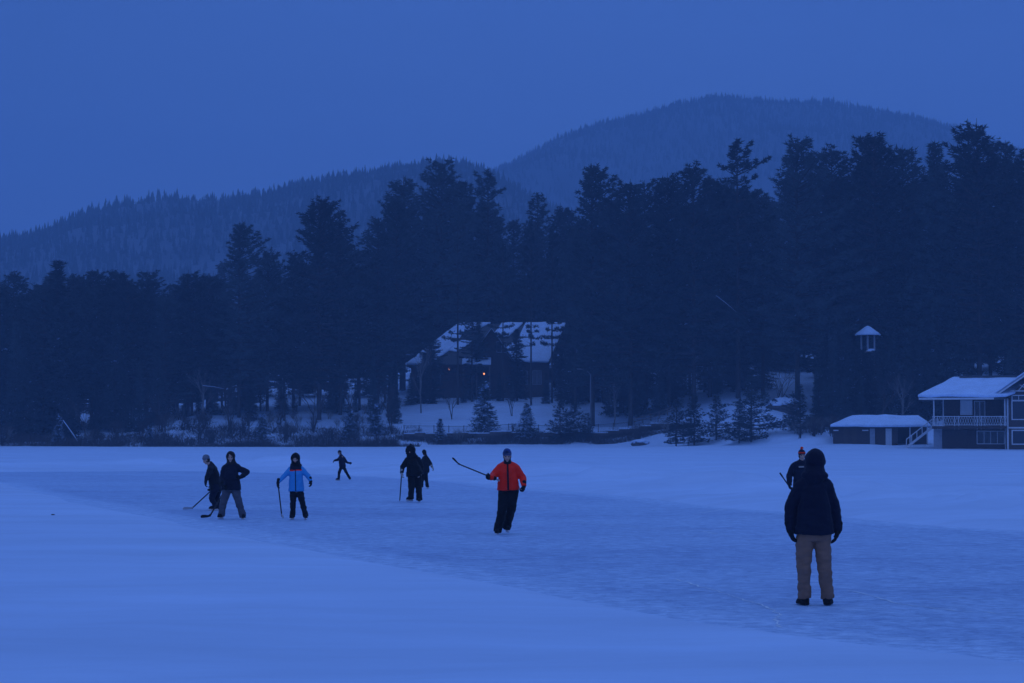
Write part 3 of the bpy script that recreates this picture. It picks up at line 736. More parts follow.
# railing with crossed slats
mb = MB(); x0, x1 = xL-.1, xG-.05
mb.box(x0,x1,239.06,239.14,zr-.08,zr).box(x0,x1,239.07,239.13,zb+.1,zb+.17)
nn = 30; w = (x1-x0)/nn
for i in range(nn):
    mb.bar((x0+i*w,239.1,zb+.17),(x0+(i+1)*w,239.1,zr-.08),.035,.03,(0,1,0)); mb.bar((x0+i*w,239.115,zr-.08),(x0+(i+1)*w,239.115,zb+.17),.035,.03,(0,1,0))
for pxp in (938.5,955.5,959.5,977.5,981.5,1000.5): xp = X_(pxp,D); mb.box(xp-.035,xp+.035,239.02,239.1,zb-.35,zr+.03)
mb.build('railing', M['trim'], root)
# lower post boards
MB().box(xG-.25,xG-.12,240.8,240.95,zg,z1).build('post', M['trim'], root)
# main roof: hip at the left, ridge into the gable wing
A = (X_(920.5,D),238.6,ze); B = (X_(993,D)+1.5,238.6,ze); C_ = (X_(953,D)+.2,244.5,zt); D_ = (pk,244.5,zt+.05); E_ = (X_(921,D),250.5,ze); F_ = (pk,250.5,ze)
Kx = (X_(949,D),241.6,7.1)
mb = MB(); mb.add([A,B,D_,C_,E_,F_,(A[0],A[1],ze-.2),(B[0],B[1],ze-.2),(E_[0],E_[1],ze-.2),(F_[0],F_[1],ze-.2)], [(0,1,2,3),(0,3,4),(3,2,5,4),(6,8,9,7),(0,6,7,1),(0,4,8,6)]); rf = mb.build('roof', M['shingle'], root)
soft_snow('roof_snow', [(A[0]-.1,A[1]-.1,A[2]+.01),(B[0],B[1]-.1,B[2]+.01),(D_[0],D_[1],D_[2]+.01),(C_[0],C_[1],C_[2]+.01),(E_[0]-.1,E_[1]+.1,E_[2]+.01),(F_[0],F_[1],F_[2]+.01)], [(0,1,2,3),(0,3,4),(3,2,5,4)], rf, .38, amp=.14, seed=2)
MB().box(C_[0]+.6,D_[0]-2.2,244.0,244.35,zt+.2,zt+.50).build('ridge_cap', M['shingle'], rf)
MB().box(A[0],B[0]-1.4,238.52,238.6,ze-.22,ze+.0).build('fascia', M['trim'], rf)

def face_camera(roots, px_, py_):
    th = math.atan2(px_, py_); c, s2 = math.cos(-th), math.sin(-th); v = Vector((px_, py_))
    rv = Vector((c*v.x-s2*v.y, s2*v.x+c*v.y))
    for o in roots: o.rotation_euler = (0,0,-th); o.location = (v.x-rv.x, v.y-rv.y, 0)
boathouse = root
# --- low shed left of it
D = 255.
root = empty('boat_shed', (0,0,0), 0, 'long low dark shed with snowy hip roof left of the boathouse', 'shed')
x0, x1 = X_(833.5,D), X_(927,D); zb_ = .25; zw = Z_(427.5,D)
MB().box(x0,x1-3.6,D,D+6,zb_,zw).build('wall', M['brown'], root)
MB().box(x1-3.55,x1,D+3,D+6,zb_,zw).build('porch_wall', M['brown2'], root)
for a, c, mt, nm in ((885.5,891.5,'trim','door'),(870,875,'grey','door'),(844,848,'brown2','door'),(852,857,'brown2','door')):
    MB().box(X_(a,D),X_(c,D),D-.06,D+.01,zb_,zw-.12).build(nm, M[mt], root)
MB().box(x1-.15,x1,D,D+.15,zb_,zw).build('post', M['trim'], root)
MB().box(x1-2.2,x1-2.05,D,D+.15,zb_,zw).build('post', M['trim'], root)
A=(X_(832.5,D)-.2,D-.6,zw);B=(X_(930,D),D-.6,zw);C1=(X_(853,D),D+3,zw+1.25);C2=(X_(918,D),D+3,zw+1.25);E1=(A[0],D+6.6,zw);E2=(B[0],D+6.6,zw)
mb = MB(); mb.add([A,B,C2,C1,E1,E2],[(0,1,2,3),(0,3,4),(1,5,2),(3,2,5,4),(0,4,5,1)]); rf = mb.build('roof', M['shingle'], root)
u=.01; soft_snow('roof_snow', [(p[0],p[1],p[2]+u) for p in (A,B,C2,C1,E1,E2)], [(0,1,2,3),(0,3,4),(1,5,2),(3,2,5,4)], rf, .33, amp=.12, seed=9)
for a, c in ((834,839),(862.5,868.5)):
    MB().box(X_(a,D),X_(c,D),D-.45,D-.1,zw-.42,zw-.28).build('lamp_shade', M['trim'], root)

face_camera([root], X_(880,255), 255.0)
# --- stairs between the two
root = empty('stairs', (0,0,0), 0, 'white-railed wooden stairs climbing from the snow to the boathouse balcony', 'stairs')
a = Vector((X_(935,240)-3.2,242.2,.25)); b_ = Vector((X_(935,240)-.2,242.2,2.62))
for yy in (241.7, 242.8):
    o = Vector((0, yy-242.2, 0)); MB().bar(a+o,b_+o,.07,.26).build('stringer', M['trim'], root)
    mb = MB(); mb.bar(a+o+Vector((0,0,.95)), b_+o+Vector((0,0,.95)), .07,.09)
    for k in range(6): q = a.lerp(b_, k/5)+o; mb.bar(q, q+Vector((0,0,.95)), .06,.06)
    mb.build('handrail', M['trim'], root)
for k in range(10): q = a.lerp(b_, (k+.5)/10); MB().box(q.x-.15,q.x+.15,241.75,242.75,q.z-.02,q.z+.03).build('step', M['wood'], root)

face_camera([boathouse, root], X_(985,240), 240.0)
# --- lodge among the pines
D = 340.
root = empty('lodge', (0,0,0), 0, 'large dark lodge under broken snow roofs among the pines, two small orange lamps lit', 'lodge')
zb_ = gz(-5, D)-1.0; ze = Z_(363,D); zt = Z_(324,D+6)
x0, x1 = X_(411,D), X_(549,D)
MB().box(x0,x1,D,D+12,zb_,ze-.02).build('wall', M['brown2'], root)
R0=X_(459,D+6); R1=X_(566,D+6); A=(X_(406,D),D-1,ze-.4);B=(X_(550,D),D-1,ze);E1=(A[0],D+13,ze-.4);E2=(B[0],D+13,ze);C1=(R0,D+6,zt);C2=(R1,D+6,zt)
mb = MB(); mb.add([A,B,C2,C1,E1,E2,(A[0],A[1],A[2]-.25),(B[0],B[1],B[2]-.25)],[(0,1,2,3),(0,3,4),(3,2,5,4),(0,4,5,1)]); rf = mb.build('roof', M['shingle'], root)
MB().prism([(x1,D+.02,ze),(x1,D+12,ze),(x1+.8,D+6,zt-.3)],(-.3,0,0)).build('gable_wall', M['brown'], root)
def patch(us, seed, th=.35):
    """snow on part of the front roof: (u, v) corners, u along the eave and v up the slope"""
    def q(u, v):
        a = Vector(A).lerp(Vector(B), u); c = Vector(C1).lerp(Vector(C2), u); return tuple(a.lerp(c, v)+Vector((0,-.02,.02)))
    soft_snow('roof_snow', [q(*w) for w in us], [tuple(range(len(us)))], rf, th, amp=.15, seed=seed)
patch([(0,0),(.16,0),(.2,.4),(.14,.8),(.0,.95),(-.01,.5)], 3)
patch([(.0,.86),(.12,.8),(.25,.9),(.3,1),(0,1)], 5)
patch([(.42,.72),(.56,.62),(.6,1),(.40,1)], 6)
patch([(.70,.05),(.86,.0),(.99,.0),(1,1),(.62,1),(.66,.6)], 8)
# front cross gable
gx0, gx1 = X_(470,D-2), X_(513,D-2); gp = ((gx0+gx1)/2, D-3, Z_(329,D-2))
MB().prism([(gx0,D-3,zb_),(gx1,D-3,zb_),(gx1,D-3,ze),(gp[0],D-3,gp[2]-.3),(gx0,D-3,ze)], (0,7,0)).build('front_gable', M['brown'], root)
for xe in (gx0-.7, gx1+.7):
    ps=[(gp[0],D-3.8,gp[2]),(xe,D-3.8,ze-.5),(xe,D+5,ze-.5),(gp[0],D+5,gp[2])]
    s_ = MB().prism([(p[0],p[1],p[2]-.2) for p in ps],(0,0,.2)).build('gable_roof', M['shingle'], root)
    soft_snow('roof_snow', [(p[0],p[1]+(.6 if i in (0,1) else 0),p[2]+.01) for i,p in enumerate(ps)], [(0,1,2,3)], s_, .14, amp=.1, seed=12)
# porch
px0, px1 = X_(462,D-6), X_(491,D-6); zp = Z_(365,D-7)
ps=[(px0,D-7,zp),(px1,D-7,zp),(px1,D-3,zp+1.2),(px0,D-3,zp+1.2)]
s_ = MB().prism([(p[0],p[1],p[2]-.2) for p in ps],(0,0,.2)).build('porch_roof', M['shingle'], root)
soft_snow('roof_snow', [(p[0],p[1],p[2]+.01) for p in ps], [(0,1,2,3)], s_, .22, seed=13)
for xx in (px0+.2,(px0+px1)/2,px1-.2): MB().box(xx-.1,xx+.1,D-6.9,D-6.7,zb_,zp-.2).build('post', M['wood'], root)
M_trim = M['trim']; M['trim'] = M['grey']
for a, c in ((418,426),(432,440),(519,527),(533,541)):
    window(root, X_(a,D), X_(c,D), Z_(384,D), Z_(371,D), D-.01, 2, 1, .08)
window(root, X_(497,D-3), X_(506,D-3), Z_(352,D-3), Z_(342,D-3), D-3.01, 2, 1, .08)
M['trim'] = M_trim
def lantern(px, py, DD):
    p = P(px, py, DD); mb = MB(); mb.box(p.x-.11,p.x+.11,DD-.11,DD+.11,p.z-.13,p.z+.13); o = mb.build('wall_lamp', M['lit'], root, bevel=.04)
    mb = MB(); mb.add([(p.x-.22,DD-.22,p.z+.15),(p.x+.22,DD-.22,p.z+.15),(p.x+.22,DD+.22,p.z+.15),(p.x-.22,DD+.22,p.z+.15),(p.x,DD,p.z+.33)],[(0,1,4),(1,2,4),(2,3,4),(3,0,4),(0,3,2,1)]); mb.build('lamp_cap', M['iron'], o)
patch([(.16,.35),(.26,.30),(.30,.55),(.2,.6)], 15, .2); patch([(.60,.12),(.68,.05),(.70,.45),(.63,.5)], 16, .25)
lantern(449.2,369.2,D-4.2); lantern(484,373.8,D-7.3)

# --- belvedere with snow cap
D = 297.
x = X_(868.5,D); zr0 = Z_(335.5,D); root = empty('gazebo', (x,D,0), 0, 'small open gazebo on tall pale posts with a domed snow cap among the pines', 'gazebo')
g0 = gz(x,D)-.3
for i in range(6):
    a = math.pi/3*i+.3; MB().tube([(1.05*math.cos(a),1.05*math.sin(a),g0),(1.05*math.cos(a),1.05*math.sin(a),zr0)], .1, 8).build('post', M['grey'], root)
mb = MB(); n = 6; vs = [(1.8*math.cos(math.pi/3*i+.3),1.8*math.sin(math.pi/3*i+.3),zr0) for i in range(n)]+[(0,0,zr0+1.3)]; mb.add(vs, [(i,(i+1)%n,n) for i in range(n)]+[tuple(range(n))[::-1]]); rf = mb.build('roof', M['shingle'], root)
vs = []; fs = []
for j, (rr0, zz) in enumerate([(1.8,0),(1.84,.12),(1.5,.42),(.9,.85),(.45,1.18),(0.12,1.36)]):
    for i in range(14): a = 2*math.pi*i/14; vs.append((rr0*math.cos(a),rr0*math.sin(a),zr0+.02+zz))
for j in range(5):
    for i in range(14): fs.append((j*14+i,j*14+(i+1)%14,(j+1)*14+(i+1)%14,(j+1)*14+i))
fs.append(tuple(range(14))[::-1]); fs.append(tuple(5*14+i for i in range(14)))
MB().add(vs,fs).build('roof_snow', M['roof_snow'], rf, smooth=True)
zf = Z_(352.5,D); MB().tube([(0,0,zf),(0,0,zf+.12)],1.5,12).build('floor_deck', M['wood'], root)
MB().tube([(.3,-.9,zf+.12),(.3,-.9,zf+.5)],[.8,.35],10).build('snow_heap', M['roof_snow'], root)

# --- street lamp
D = 303.
p = P(590.5,374,D); root = empty('street_lamp', (p.x,D,0), 0, 'tall slim street lamp with one arm to the left, unlit, behind the iron fence', 'street lamp')
MB().tube([(0,0,gz(p.x,D)-.3),(0,0,p.z)],[.11,.07],8).build('pole', M['steel'], root)
q = P(581,369,D)-Vector((p.x,D,0)); MB().tube([(0,0,p.z-.05),(q.x*.4,0,p.z+.45),(q.x,0,q.z)],.05,6).build('arm', M['steel'], root)
MB().box(q.x-.55,q.x+.05,-.14,.14,q.z-.07,q.z+.07).build('lamp_head', M['steel'], root, bevel=.03)

# --- iron fence on the terrace
D = 296.
root = empty('iron_fence', (0,0,0), 0, 'dark iron picket fence along the snowy terrace above the lake', 'fence')
xs = np.arange(X_(404,D), X_(682,D), 2.1); 
for a in xs: MB().box(a-.05,a+.05,D-.05,D+.05,gz(a,D)-.2,gz(a,D)+1.32).build('post', M['iron'], root)
mb = MB(); mr_ = MB()
for a, c in zip(xs[:-1], xs[1:]):
    za, zc_ = gz(a,D), gz(c,D)
    mr_.bar((a,D,za+1.2),(c,D,zc_+1.2),.04,.05); mr_.bar((a,D,za+.18),(c,D,zc_+.18),.04,.05)
    for k in range(1, 14): f = k/14; xx = a+(c-a)*f; zz = za+(zc_-za)*f; mb.bar((xx,D,zz+.2),(xx,D,zz+1.18),.03,.03)
mr_.build('rail', M['iron'], root); mb.build('pickets', M['iron'], root)
# --- wooden rail fence higher up
D = 306.
root = empty('rail_fence', (0,0,0), 0, 'short two-rail wooden fence on the snow above the right end of the iron fence', 'fence')
xs = np.linspace(X_(634,D), X_(676,D), 6); zf = Z_(411,D)
for a in xs: MB().box(a-.08,a+.08,D-.08,D+.08,gz(a,D)-.3,gz(a,D)+1.1).build('post', M['wood'], root)
for h_ in (.5, .95):
    mb = MB()
    for a, c in zip(xs[:-1], xs[1:]): mb.bar((a,D,gz(a,D)+h_),(c,D,gz(c,D)+h_),.07,.14)
    mb.build('rail', M['wood'], root)
# --- low stone wall at the foot of the terrace
D = 294.
root = empty('stone_wall', (0,0,0), 0, 'low dark stone wall holding up the snowy terrace below the iron fence', 'wall')
mb = MB(); ms = MB(); xs = np.arange(X_(404,D), X_(682,D), 1.5)
for i, (a, c) in enumerate(zip(xs[:-1], xs[1:])):
    zt_ = (gz(a,D)+gz(c,D))/2+.55+.12*math.sin(i*1.7); mb.box(a+.004*(i%2),c-.004,D-.25,D+.25,gz(a,D)-.6,zt_); ms.box(a,c-.02,D-.22,D+.6,zt_+.003,zt_+.16+.05*math.sin(i*2.3))
mb.build('masonry', M['rock'], root, bevel=.06); ms.build('snow', M['roof_snow'], root, bevel=.07)
# --- rock beside the cleared path
def rock(px, py, D, sx, sy, sz, lab, snowcap=True, grp=None):
    bm = bmesh.new(); bmesh.ops.create_icosphere(bm, subdivisions=4, radius=1)
    for v in bm.verts:
        k = 1+.28*noise.noise(v.co*1.3+Vector((px,0,0)))+.1*noise.noise(v.co*4); v.co = Vector((v.co.x*sx,v.co.y*sy,v.co.z*sz))*k
    me = bpy.data.meshes.new('rock'); bm.to_mesh(me); bm.free(); p = P(px,py,D)
    o = link('rock', me, M['rock']); o.location = (p.x, D, gz(p.x,D)+sz*.3); tag(o, lab, 'rock', grp)
    if snowcap:
        bm = bmesh.new(); bm.from_mesh(me)
        bmesh.ops.delete(bm, geom=[f for f in bm.faces if f.normal.z < .55], context='FACES')
        g = bmesh.ops.extrude_face_region(bm, geom=bm.faces[:])
        for v in [e for e in g['geom'] if isinstance(e, bmesh.types.BMVert)]: v.co.z += .18
        m2 = bpy.data.meshes.new('snow'); bm.to_mesh(m2); bm.free(); m2.polygons.foreach_set('use_smooth',[True]*len(m2.polygons)); link('snow', m2, M['roof_snow'], o)
RG = 'dark rocks on the bank'
rock(784,382,296,2.4,2.0,1.5,'big dark rock above the cleared snowy path', True, RG)
rock(775,420,276,1.3,1.0,.6,'low rock on the snow bank beside the tall narrow spruce', True, RG)
rock(640,437,286,1.2,.8,.5,'half-buried stone at the lake edge under the iron fence', True, RG)
rock(660,398,310,1.8,1.2,1.0,'dark boulder behind the wooden rail fence', True, RG)
# ------------------------------------------------------------------ people
def cloth(name, col, rough=.85, var=.12, bump=.4): 
    m = basic(name, col, rough, var, 9, bump, .2, bd=.012); m.node_tree.nodes['Principled BSDF'].inputs['Sheen Weight'].default_value = .05; return m
M['skin'] = basic('skin', (.55,.33,.25), .55, .06, 20, .05)
M['feature'] = basic('brow_and_eye', (.05,.035,.03), .6, .1, 20, .05)
M['lip'] = basic('lip', (.42,.18,.15), .55, .06, 20, .05)
M['navy'] = cloth('navy_cloth', (.008,.010,.026)); M['black'] = cloth('black_cloth', (.007,.008,.012))
M['dark'] = cloth('charcoal_cloth', (.011,.012,.018)); M['greyp'] = cloth('grey_snow_trousers', (.085,.085,.105))
M['red'] = cloth('scarlet_shell', (1.0,.02,.004), .6, .0); M['blue'] = cloth('bright_blue_shell', (.05,.30,.62), .6, .04)
M['tan'] = cloth('tan_canvas', (.24,.135,.095), .9, .08); M['navyblue'] = cloth('royal_blue_wool', (.02,.05,.17), .85, .8); M['orange'] = cloth('orange_wool', (1.0,.05,.01), .8, .0)
M['greyk'] = cloth('grey_wool', (.16,.17,.2)); M['hair'] = cloth('dark_hair', (.03,.022,.02)); M['pale'] = cloth('pale_glove', (.36,.33,.30)); M['whitep'] = basic('white_plastic', (.7,.7,.72), .4, .05, 5, .05)
M['blade'] = basic('steel_blade', (.5,.52,.55), .3, .05, 5, .05, .6); M['shaft'] = basic('dark_stick_shaft', (.03,.03,.035), .4, .2, 9, .1); M['shaftpale'] = basic('pale_stick_shaft', (.32,.33,.36), .4, .1, 9, .1)
M['tape'] = basic('black_tape', (.02,.02,.02), .9, .2, 30, .4); M['tapew'] = basic('white_tape', (.5,.5,.52), .9, .1, 30, .4); M['rubber'] = basic('puck_rubber', (.03,.025,.02), .7, .2, 30, .2)

class Soft:
    """overlapping round solids that are fused into one continuous surface"""
    def __init__(s): s.v = []; s.f = []
    def _add(s, vs, fs): b = len(s.v); s.v += [tuple(p) for p in vs]; s.f += [tuple(b+i for i in f) for f in fs]
    def ell(s, c, r, ax=None, n=14, m=9):
        ax = ax or (Vector((1,0,0)), Vector((0,1,0)), Vector((0,0,1))); c = Vector(c)
        if not isinstance(r, (tuple, list)): r = (r, r, r)
        vs = [c-ax[2]*r[2]]; fs = []
        for j in range(1, m):
            t = -math.pi/2+math.pi*j/m
            for i in range(n): a = 2*math.pi*i/n; vs.append(c+ax[0]*r[0]*math.cos(t)*math.cos(a)+ax[1]*r[1]*math.cos(t)*math.sin(a)+ax[2]*r[2]*math.sin(t))
        vs.append(c+ax[2]*r[2]); e = len(vs)-1
        for i in range(n): fs.append((0, 1+(i+1)%n, 1+i)); fs.append((e, 1+(m-2)*n+i, 1+(m-2)*n+(i+1)%n))
        for j in range(m-2):
            for i in range(n): a, b_ = 1+j*n+i, 1+j*n+(i+1)%n; fs.append((a, b_, b_+n, a+n))
        s._add(vs, fs); return s
    def cone(s, a, b_, ra, rb, ends=True):
        a, b_ = Vector(a), Vector(b_); d = b_-a
        if d.length < 1e-4: return s
        if ends: s.ell(a, ra); s.ell(b_, rb)
        d.normalize(); r = d.cross(Vector((.3,.2,1)) if abs(d.z) < .9 else Vector((0,1,0))).normalized(); u = d.cross(r); n = 14
        vs = [a+(r*math.cos(2*math.pi*i/n)+u*math.sin(2*math.pi*i/n))*ra for i in range(n)]+[b_+(r*math.cos(2*math.pi*i/n)+u*math.sin(2*math.pi*i/n))*rb for i in range(n)]
        s._add(vs, [(i,(i+1)%n,n+(i+1)%n,n+i) for i in range(n)]+[tuple(range(n))[::-1], tuple(range(n,2*n))]); return s
    def loft(s, rings, n=22):
        vs = []; fs = []
        for c, ax, ay, w, d in rings:
            for i in range(n):
                a = 2*math.pi*i/n; ca, sa = math.cos(a), math.sin(a); k = 1/(abs(ca)**2.6+abs(sa)**2.6)**(1/2.6)
                vs.append(Vector(c)+Vector(ax)*w*ca*k+Vector(ay)*d*sa*k)
        for j in range(len(rings)-1):
            for i in range(n): fs.append((j*n+i, j*n+(i+1)%n, (j+1)*n+(i+1)%n, (j+1)*n+i))
        fs.append(tuple(range(n))[::-1]); fs.append(tuple((len(rings)-1)*n+i for i in range(n))); s._add(vs, fs); return s
    def build(s, name, mat, parent=None, voxel=.012, smooth=4, fold=0, seed=0, paint=None, dirs=(6,6,16)):
        me = bpy.data.meshes.new(name+'_raw'); me.from_pydata(s.v, [], s.f)
        bm = bmesh.new(); bm.from_mesh(me); bmesh.ops.recalc_face_normals(bm, faces=bm.faces[:]); bm.to_mesh(me); bm.free()
        t = bpy.data.objects.new('raw', me); COL.objects.link(t)
        md = t.modifiers.new('r', 'REMESH'); md.mode = 'VOXEL'; md.voxel_size = voxel
        if smooth: q = t.modifiers.new('s', 'SMOOTH'); q.factor = .5; q.iterations = smooth
        dg = bpy.context.evaluated_depsgraph_get(); dg.update(); res = bpy.data.meshes.new_from_object(t.evaluated_get(dg))
        bpy.data.objects.remove(t); bpy.data.meshes.remove(me); res.name = name; res.materials.clear()
        if fold:
            N = len(res.vertices); co = np.empty(N*3, np.float32); no = np.empty(N*3, np.float32)
            res.vertices.foreach_get('co', co); res.vertices.foreach_get('normal', no); co = co.reshape(-1,3); no = no.reshape(-1,3)
            h = np.array([noise.noise(Vector((c[0]*dirs[0]+seed, c[1]*dirs[1], c[2]*dirs[2])))+.5*noise.noise(Vector((c[0]*18, c[1]*18+seed, c[2]*30))) for c in co.astype(float)])
            co = co+no*(h*fold)[:,None]; res.vertices.foreach_set('co', co.astype(np.float32).ravel())
        res.polygons.foreach_set('use_smooth', [True]*len(res.polygons))
        for m_ in (mat if isinstance(mat, (list, tuple)) else [mat]): res.materials.append(m_)
        if paint:
            for p_ in res.polygons: p_.material_index = paint(p_.center, p_.normal)
        res.update(); return link(name, res, None, parent)

def hand_soft(S, w, d, n, k=1.0, curl=.5, thumb=1, fat=1.0):
    """palm, four fingers and thumb: w wrist, d pointing direction, n the way the palm faces"""
    d = d.normalized(); n = (n-d*n.dot(d)).normalized(); sd = d.cross(n)*thumb
    S.cone(w-d*.03*k, w+d*.02*k, .030*k*fat, .032*k*fat)
    c = w+d*.055*k; S.ell(c, (.042*k*fat, .020*k*fat, .052*k), (sd, n, d))
    for i, (o, ln) in enumerate(((.030,.078),(.010,.088),(-.011,.082),(-.031,.064))):
        root = w+d*.085*k+sd*o*k; r0 = .0105*k*fat
        d1 = (d*math.cos(curl*.7)+n*math.sin(curl*.7)).normalized(); d2 = (d*math.cos(curl*1.7)+n*math.sin(curl*1.7)).normalized(); d3 = (d*math.cos(curl*2.5)+n*math.sin(curl*2.5)).normalized()
        a = root+d1*ln*.42*k; b_ = a+d2*ln*.32*k; c_ = b_+d3*ln*.26*k
        S.cone(root-d*.02*k, a, r0*1.05, r0); S.cone(a, b_, r0, r0*.92); S.cone(b_, c_, r0*.92, r0*.8)
    t0 = w+d*.025*k+sd*.028*k; t1 = t0+(sd*.75+d*.7+n*.25).normalized()*.042*k; t2 = t1+(d*.85+sd*.15+n*(.3+curl*.5)).normalized()*.034*k
    S.cone(t0, t1, .015*k*fat, .013*k*fat); S.cone(t1, t2, .013*k*fat, .011*k*fat)

def stick(name, label, grip, heel, toe, k=1.0, shaft='shaft', blade='tape', width=.032, curve=None, bh=1.0, grip_len=.12, grip_mat='tape'):
    """hockey stick from the top of the shaft through the heel to the toe of the blade"""
    g, h, t = Vector(grip), Vector(heel), Vector(toe)
    o = empty(name, h, 0, label, 'hockey stick', 'hockey sticks'); g, t = g-h, t-h; z = Vector((0,0,0))
    mb = MB(); mb.bar(g, z, width, .022, (0,1,0)); mb.build('shaft', M[shaft], o, bevel=.004)
    d = (g-z).normalized(); MB().bar(g, g-d*grip_len, width+.008, .03, (0,1,0)).build('grip_tape', M[grip_mat], o, bevel=.004)
    mb = MB(); bl = (t-z); m1 = z+bl*.35+(g.normalized()*.0); pts = [z+d*.06, z+bl*.12, z+bl*.5, z+bl*.85, t]; hh = [q_*bh for q_ in (.036,.05,.07,.072,.045)]
    if curve: pts[3] = pts[3]+Vector(curve)*.4; pts[4] = pts[4]+Vector(curve)
    up = bl.cross(Vector((0,1,0))); up = (Vector((0,0,1))-bl.normalized()*bl.normalized().z); 
    up = up.normalized() if up.length > .1 else Vector((1,0,0)); sdv = bl.normalized().cross(up)
    if abs(bl.normalized().z) > .75 or name is None: pass
    vs = []; fs = []
    for p_, w_ in zip(pts, hh):
        for a, b_ in ((-1,-1),(1,-1),(1,1),(-1,1)): vs.append(p_+sdv*a*.008+up*(b_*w_/2+w_*.30))
    for j in range(len(pts)-1):
        for i in range(4): fs.append((j*4+i, j*4+(i+1)%4, (j+1)*4+(i+1)%4, (j+1)*4+i))
    fs += [(3,2,1,0), tuple(len(vs)-4+i for i in range(4))]; MB().add(vs, fs).build('blade', M[blade], o, bevel=.003)
    return o

def person(label, D, fy, J, fwd, k, top='navy', legs='black', hat=None, hood=None, gloves='black', shoes='skate', look=None, hemw=None, puff=1.0,
           voxel=.014, hems=None, foot=None, handdir=None, group='people skating and standing on the ice', collar=True, legr=1.0, tdepth=1.0, split=None, scarf=None, patch=None, curls=(.6,.6)):
    D = G(512, fy+1.0, .0).y; s = D/F; x0 = P(J['pelvis'][0], fy, D).x; base = Vector((x0, D, -.003))
    def W(q):
        q = tuple(q)+(0,)*(3-len(q)); return Vector(((q[0]-J['pelvis'][0])*s, q[2], (fy-q[1])*s))
    j = {a: W(b_) for a, b_ in J.items()}
    for e, q in (('l',1),('r',-1)): j['s'+e] += Vector((q*.02*k if abs(math.cos(R(fwd))) > .7 else 0, 0, -.04*k))
    f = Vector((math.sin(R(fwd)), -math.cos(R(fwd)), 0)); rt = Vector((-f.y, f.x, 0))   # rt: the side that lies to the right when f looks at the camera
    if rt.x < 0 and abs(f.y) > .5: rt = -rt
    root = bpy.data.objects.new('person', None)
    lk = f if look is None else Vector((math.sin(R(look[0])), -math.cos(R(look[0])), look[1])).normalized()
    # ---- body
    B = Soft(); hd = j['head']; hu = (hd-j['neck']).normalized()*.5+Vector((0,0,1))*.5; hu = (hu-lk*hu.dot(lk)*.8).normalized(); hr = hu.cross(lk).normalized(); lf = hr.cross(hu).normalized()
    if lf.dot(lk) < 0: lf = -lf
    hk = k
    B.ell(hd+hu*.025*hk, (.075*hk,.092*hk,.092*hk), (hr, lf, hu)); B.ell(hd-hu*.045*hk+lf*.018*hk, (.056*hk,.066*hk,.075*hk), (hr, lf, hu))
    B.ell(hd-hu*.095*hk+lf*.055*hk, (.026*hk,.022*hk,.02*hk), (hr, lf, hu))
    B.cone(hd+hu*.01*hk+lf*.085*hk, hd-hu*.028*hk+lf*.102*hk, .009*hk, .016*hk)
    B.ell(hd+hu*.028*hk+lf*.082*hk, (.055*hk,.014*hk,.011*hk), (hr, lf, hu)); B.ell(hd-hu*.062*hk+lf*.083*hk, (.024*hk,.010*hk,.011*hk), (hr, lf, hu))
    for q in (-1, 1): B.ell(hd+hr*.076*hk*q-hu*.005*hk, (.012*hk,.02*hk,.032*hk), (hr, lf, hu)); B.ell(hd+hr*.042*hk*q-hu*.02*hk+lf*.062*hk, .022*hk)
    B.cone(hd-hu*.06*hk-lf*.01*hk, j['neck']-Vector((0,0,.06)), .055*k, .062*k)
    up = (j['neck']-j['pelvis']); uu = up.normalized(); sh = (j['sr']-j['sl'])
    def at(t): return j['pelvis'].lerp(j['neck'], t)
    dp = f-uu*f.dot(uu); dp.normalize(); wx = uu.cross(dp).normalized()
    shw = max(abs(sh.dot(wx))/2, .165*k)
    B.loft([(at(-.12),wx,dp,.11*k,.09*k),(at(0),wx,dp,.15*k,.11*k),(at(.3),wx,dp,.125*k,.095*k),(at(.7),wx,dp,.15*k,.11*k),(at(.9),wx,dp,.12*k,.08*k),(at(1),wx,dp,.06*k,.055*k)])
    hands = {}
    for e in ('l','r'):
        B.cone(j['s'+e], j['e'+e], .052*k, .040*k); B.cone(j['e'+e], j['w'+e], .040*k, .027*k); B.cone(j['s'+e], at(.85), .05*k, .07*k)
        d = (j['w'+e]-j['e'+e]).normalized()
        if handdir and e in handdir: d = Vector(handdir[e]).normalized()
        inward = Vector((1 if e == 'l' else -1, .25, -.1))
        hands[e] = (d, inward, 1 if ((e == 'l') == (f.y < 0)) else -1)
        hand_soft(B, j['w'+e], d, inward, k, curls[0 if e == 'l' else 1], hands[e][2], .9)
        B.cone(j['h'+e], j['k'+e], .078*k, .055*k); B.cone(j['k'+e], j['a'+e], .052*k, .036*k); B.ell(j['h'+e]+Vector((0,0,.02)), .085*k)
        fd = Vector(foot[e]).normalized() if foot and e in foot else f
        B.cone(j['a'+e]-Vector((0,0,.05*k))-fd*.03*k, j['a'+e]-Vector((0,0,.075*k))+fd*.10*k, .038*k, .028*k)
    def paint(c, n):
        v = c-hd; x, y, z = v.dot(hr)/hk, v.dot(lf)/hk, v.dot(hu)/hk
        if y > .05 and abs(x) < .062:
            if abs(abs(x)-.032) < .014 and abs(z-.004) < .009: return 1
            if abs(abs(x)-.034) < .022 and abs(z-.034) < .007: return 1
            if abs(x) < .026 and abs(z+.062) < .010: return 2
        return 0
    body = B.build('person', [M['skin'], M['feature'], M['lip']], None, .0085, 3, paint=paint)
    body.location = base; tag(body, label, 'person', group); root_ = body
    # ---- trousers
    T = Soft(); pw = abs((j['hr']-j['hl']).dot(wx))/2
    T.loft([(at(-.12),wx,dp,pw+.085*k*legr,.12*k),(at(.02),wx,dp,pw+.095*k*legr,.135*k),(at(.25),wx,dp,pw+.075*k*legr,.125*k)])
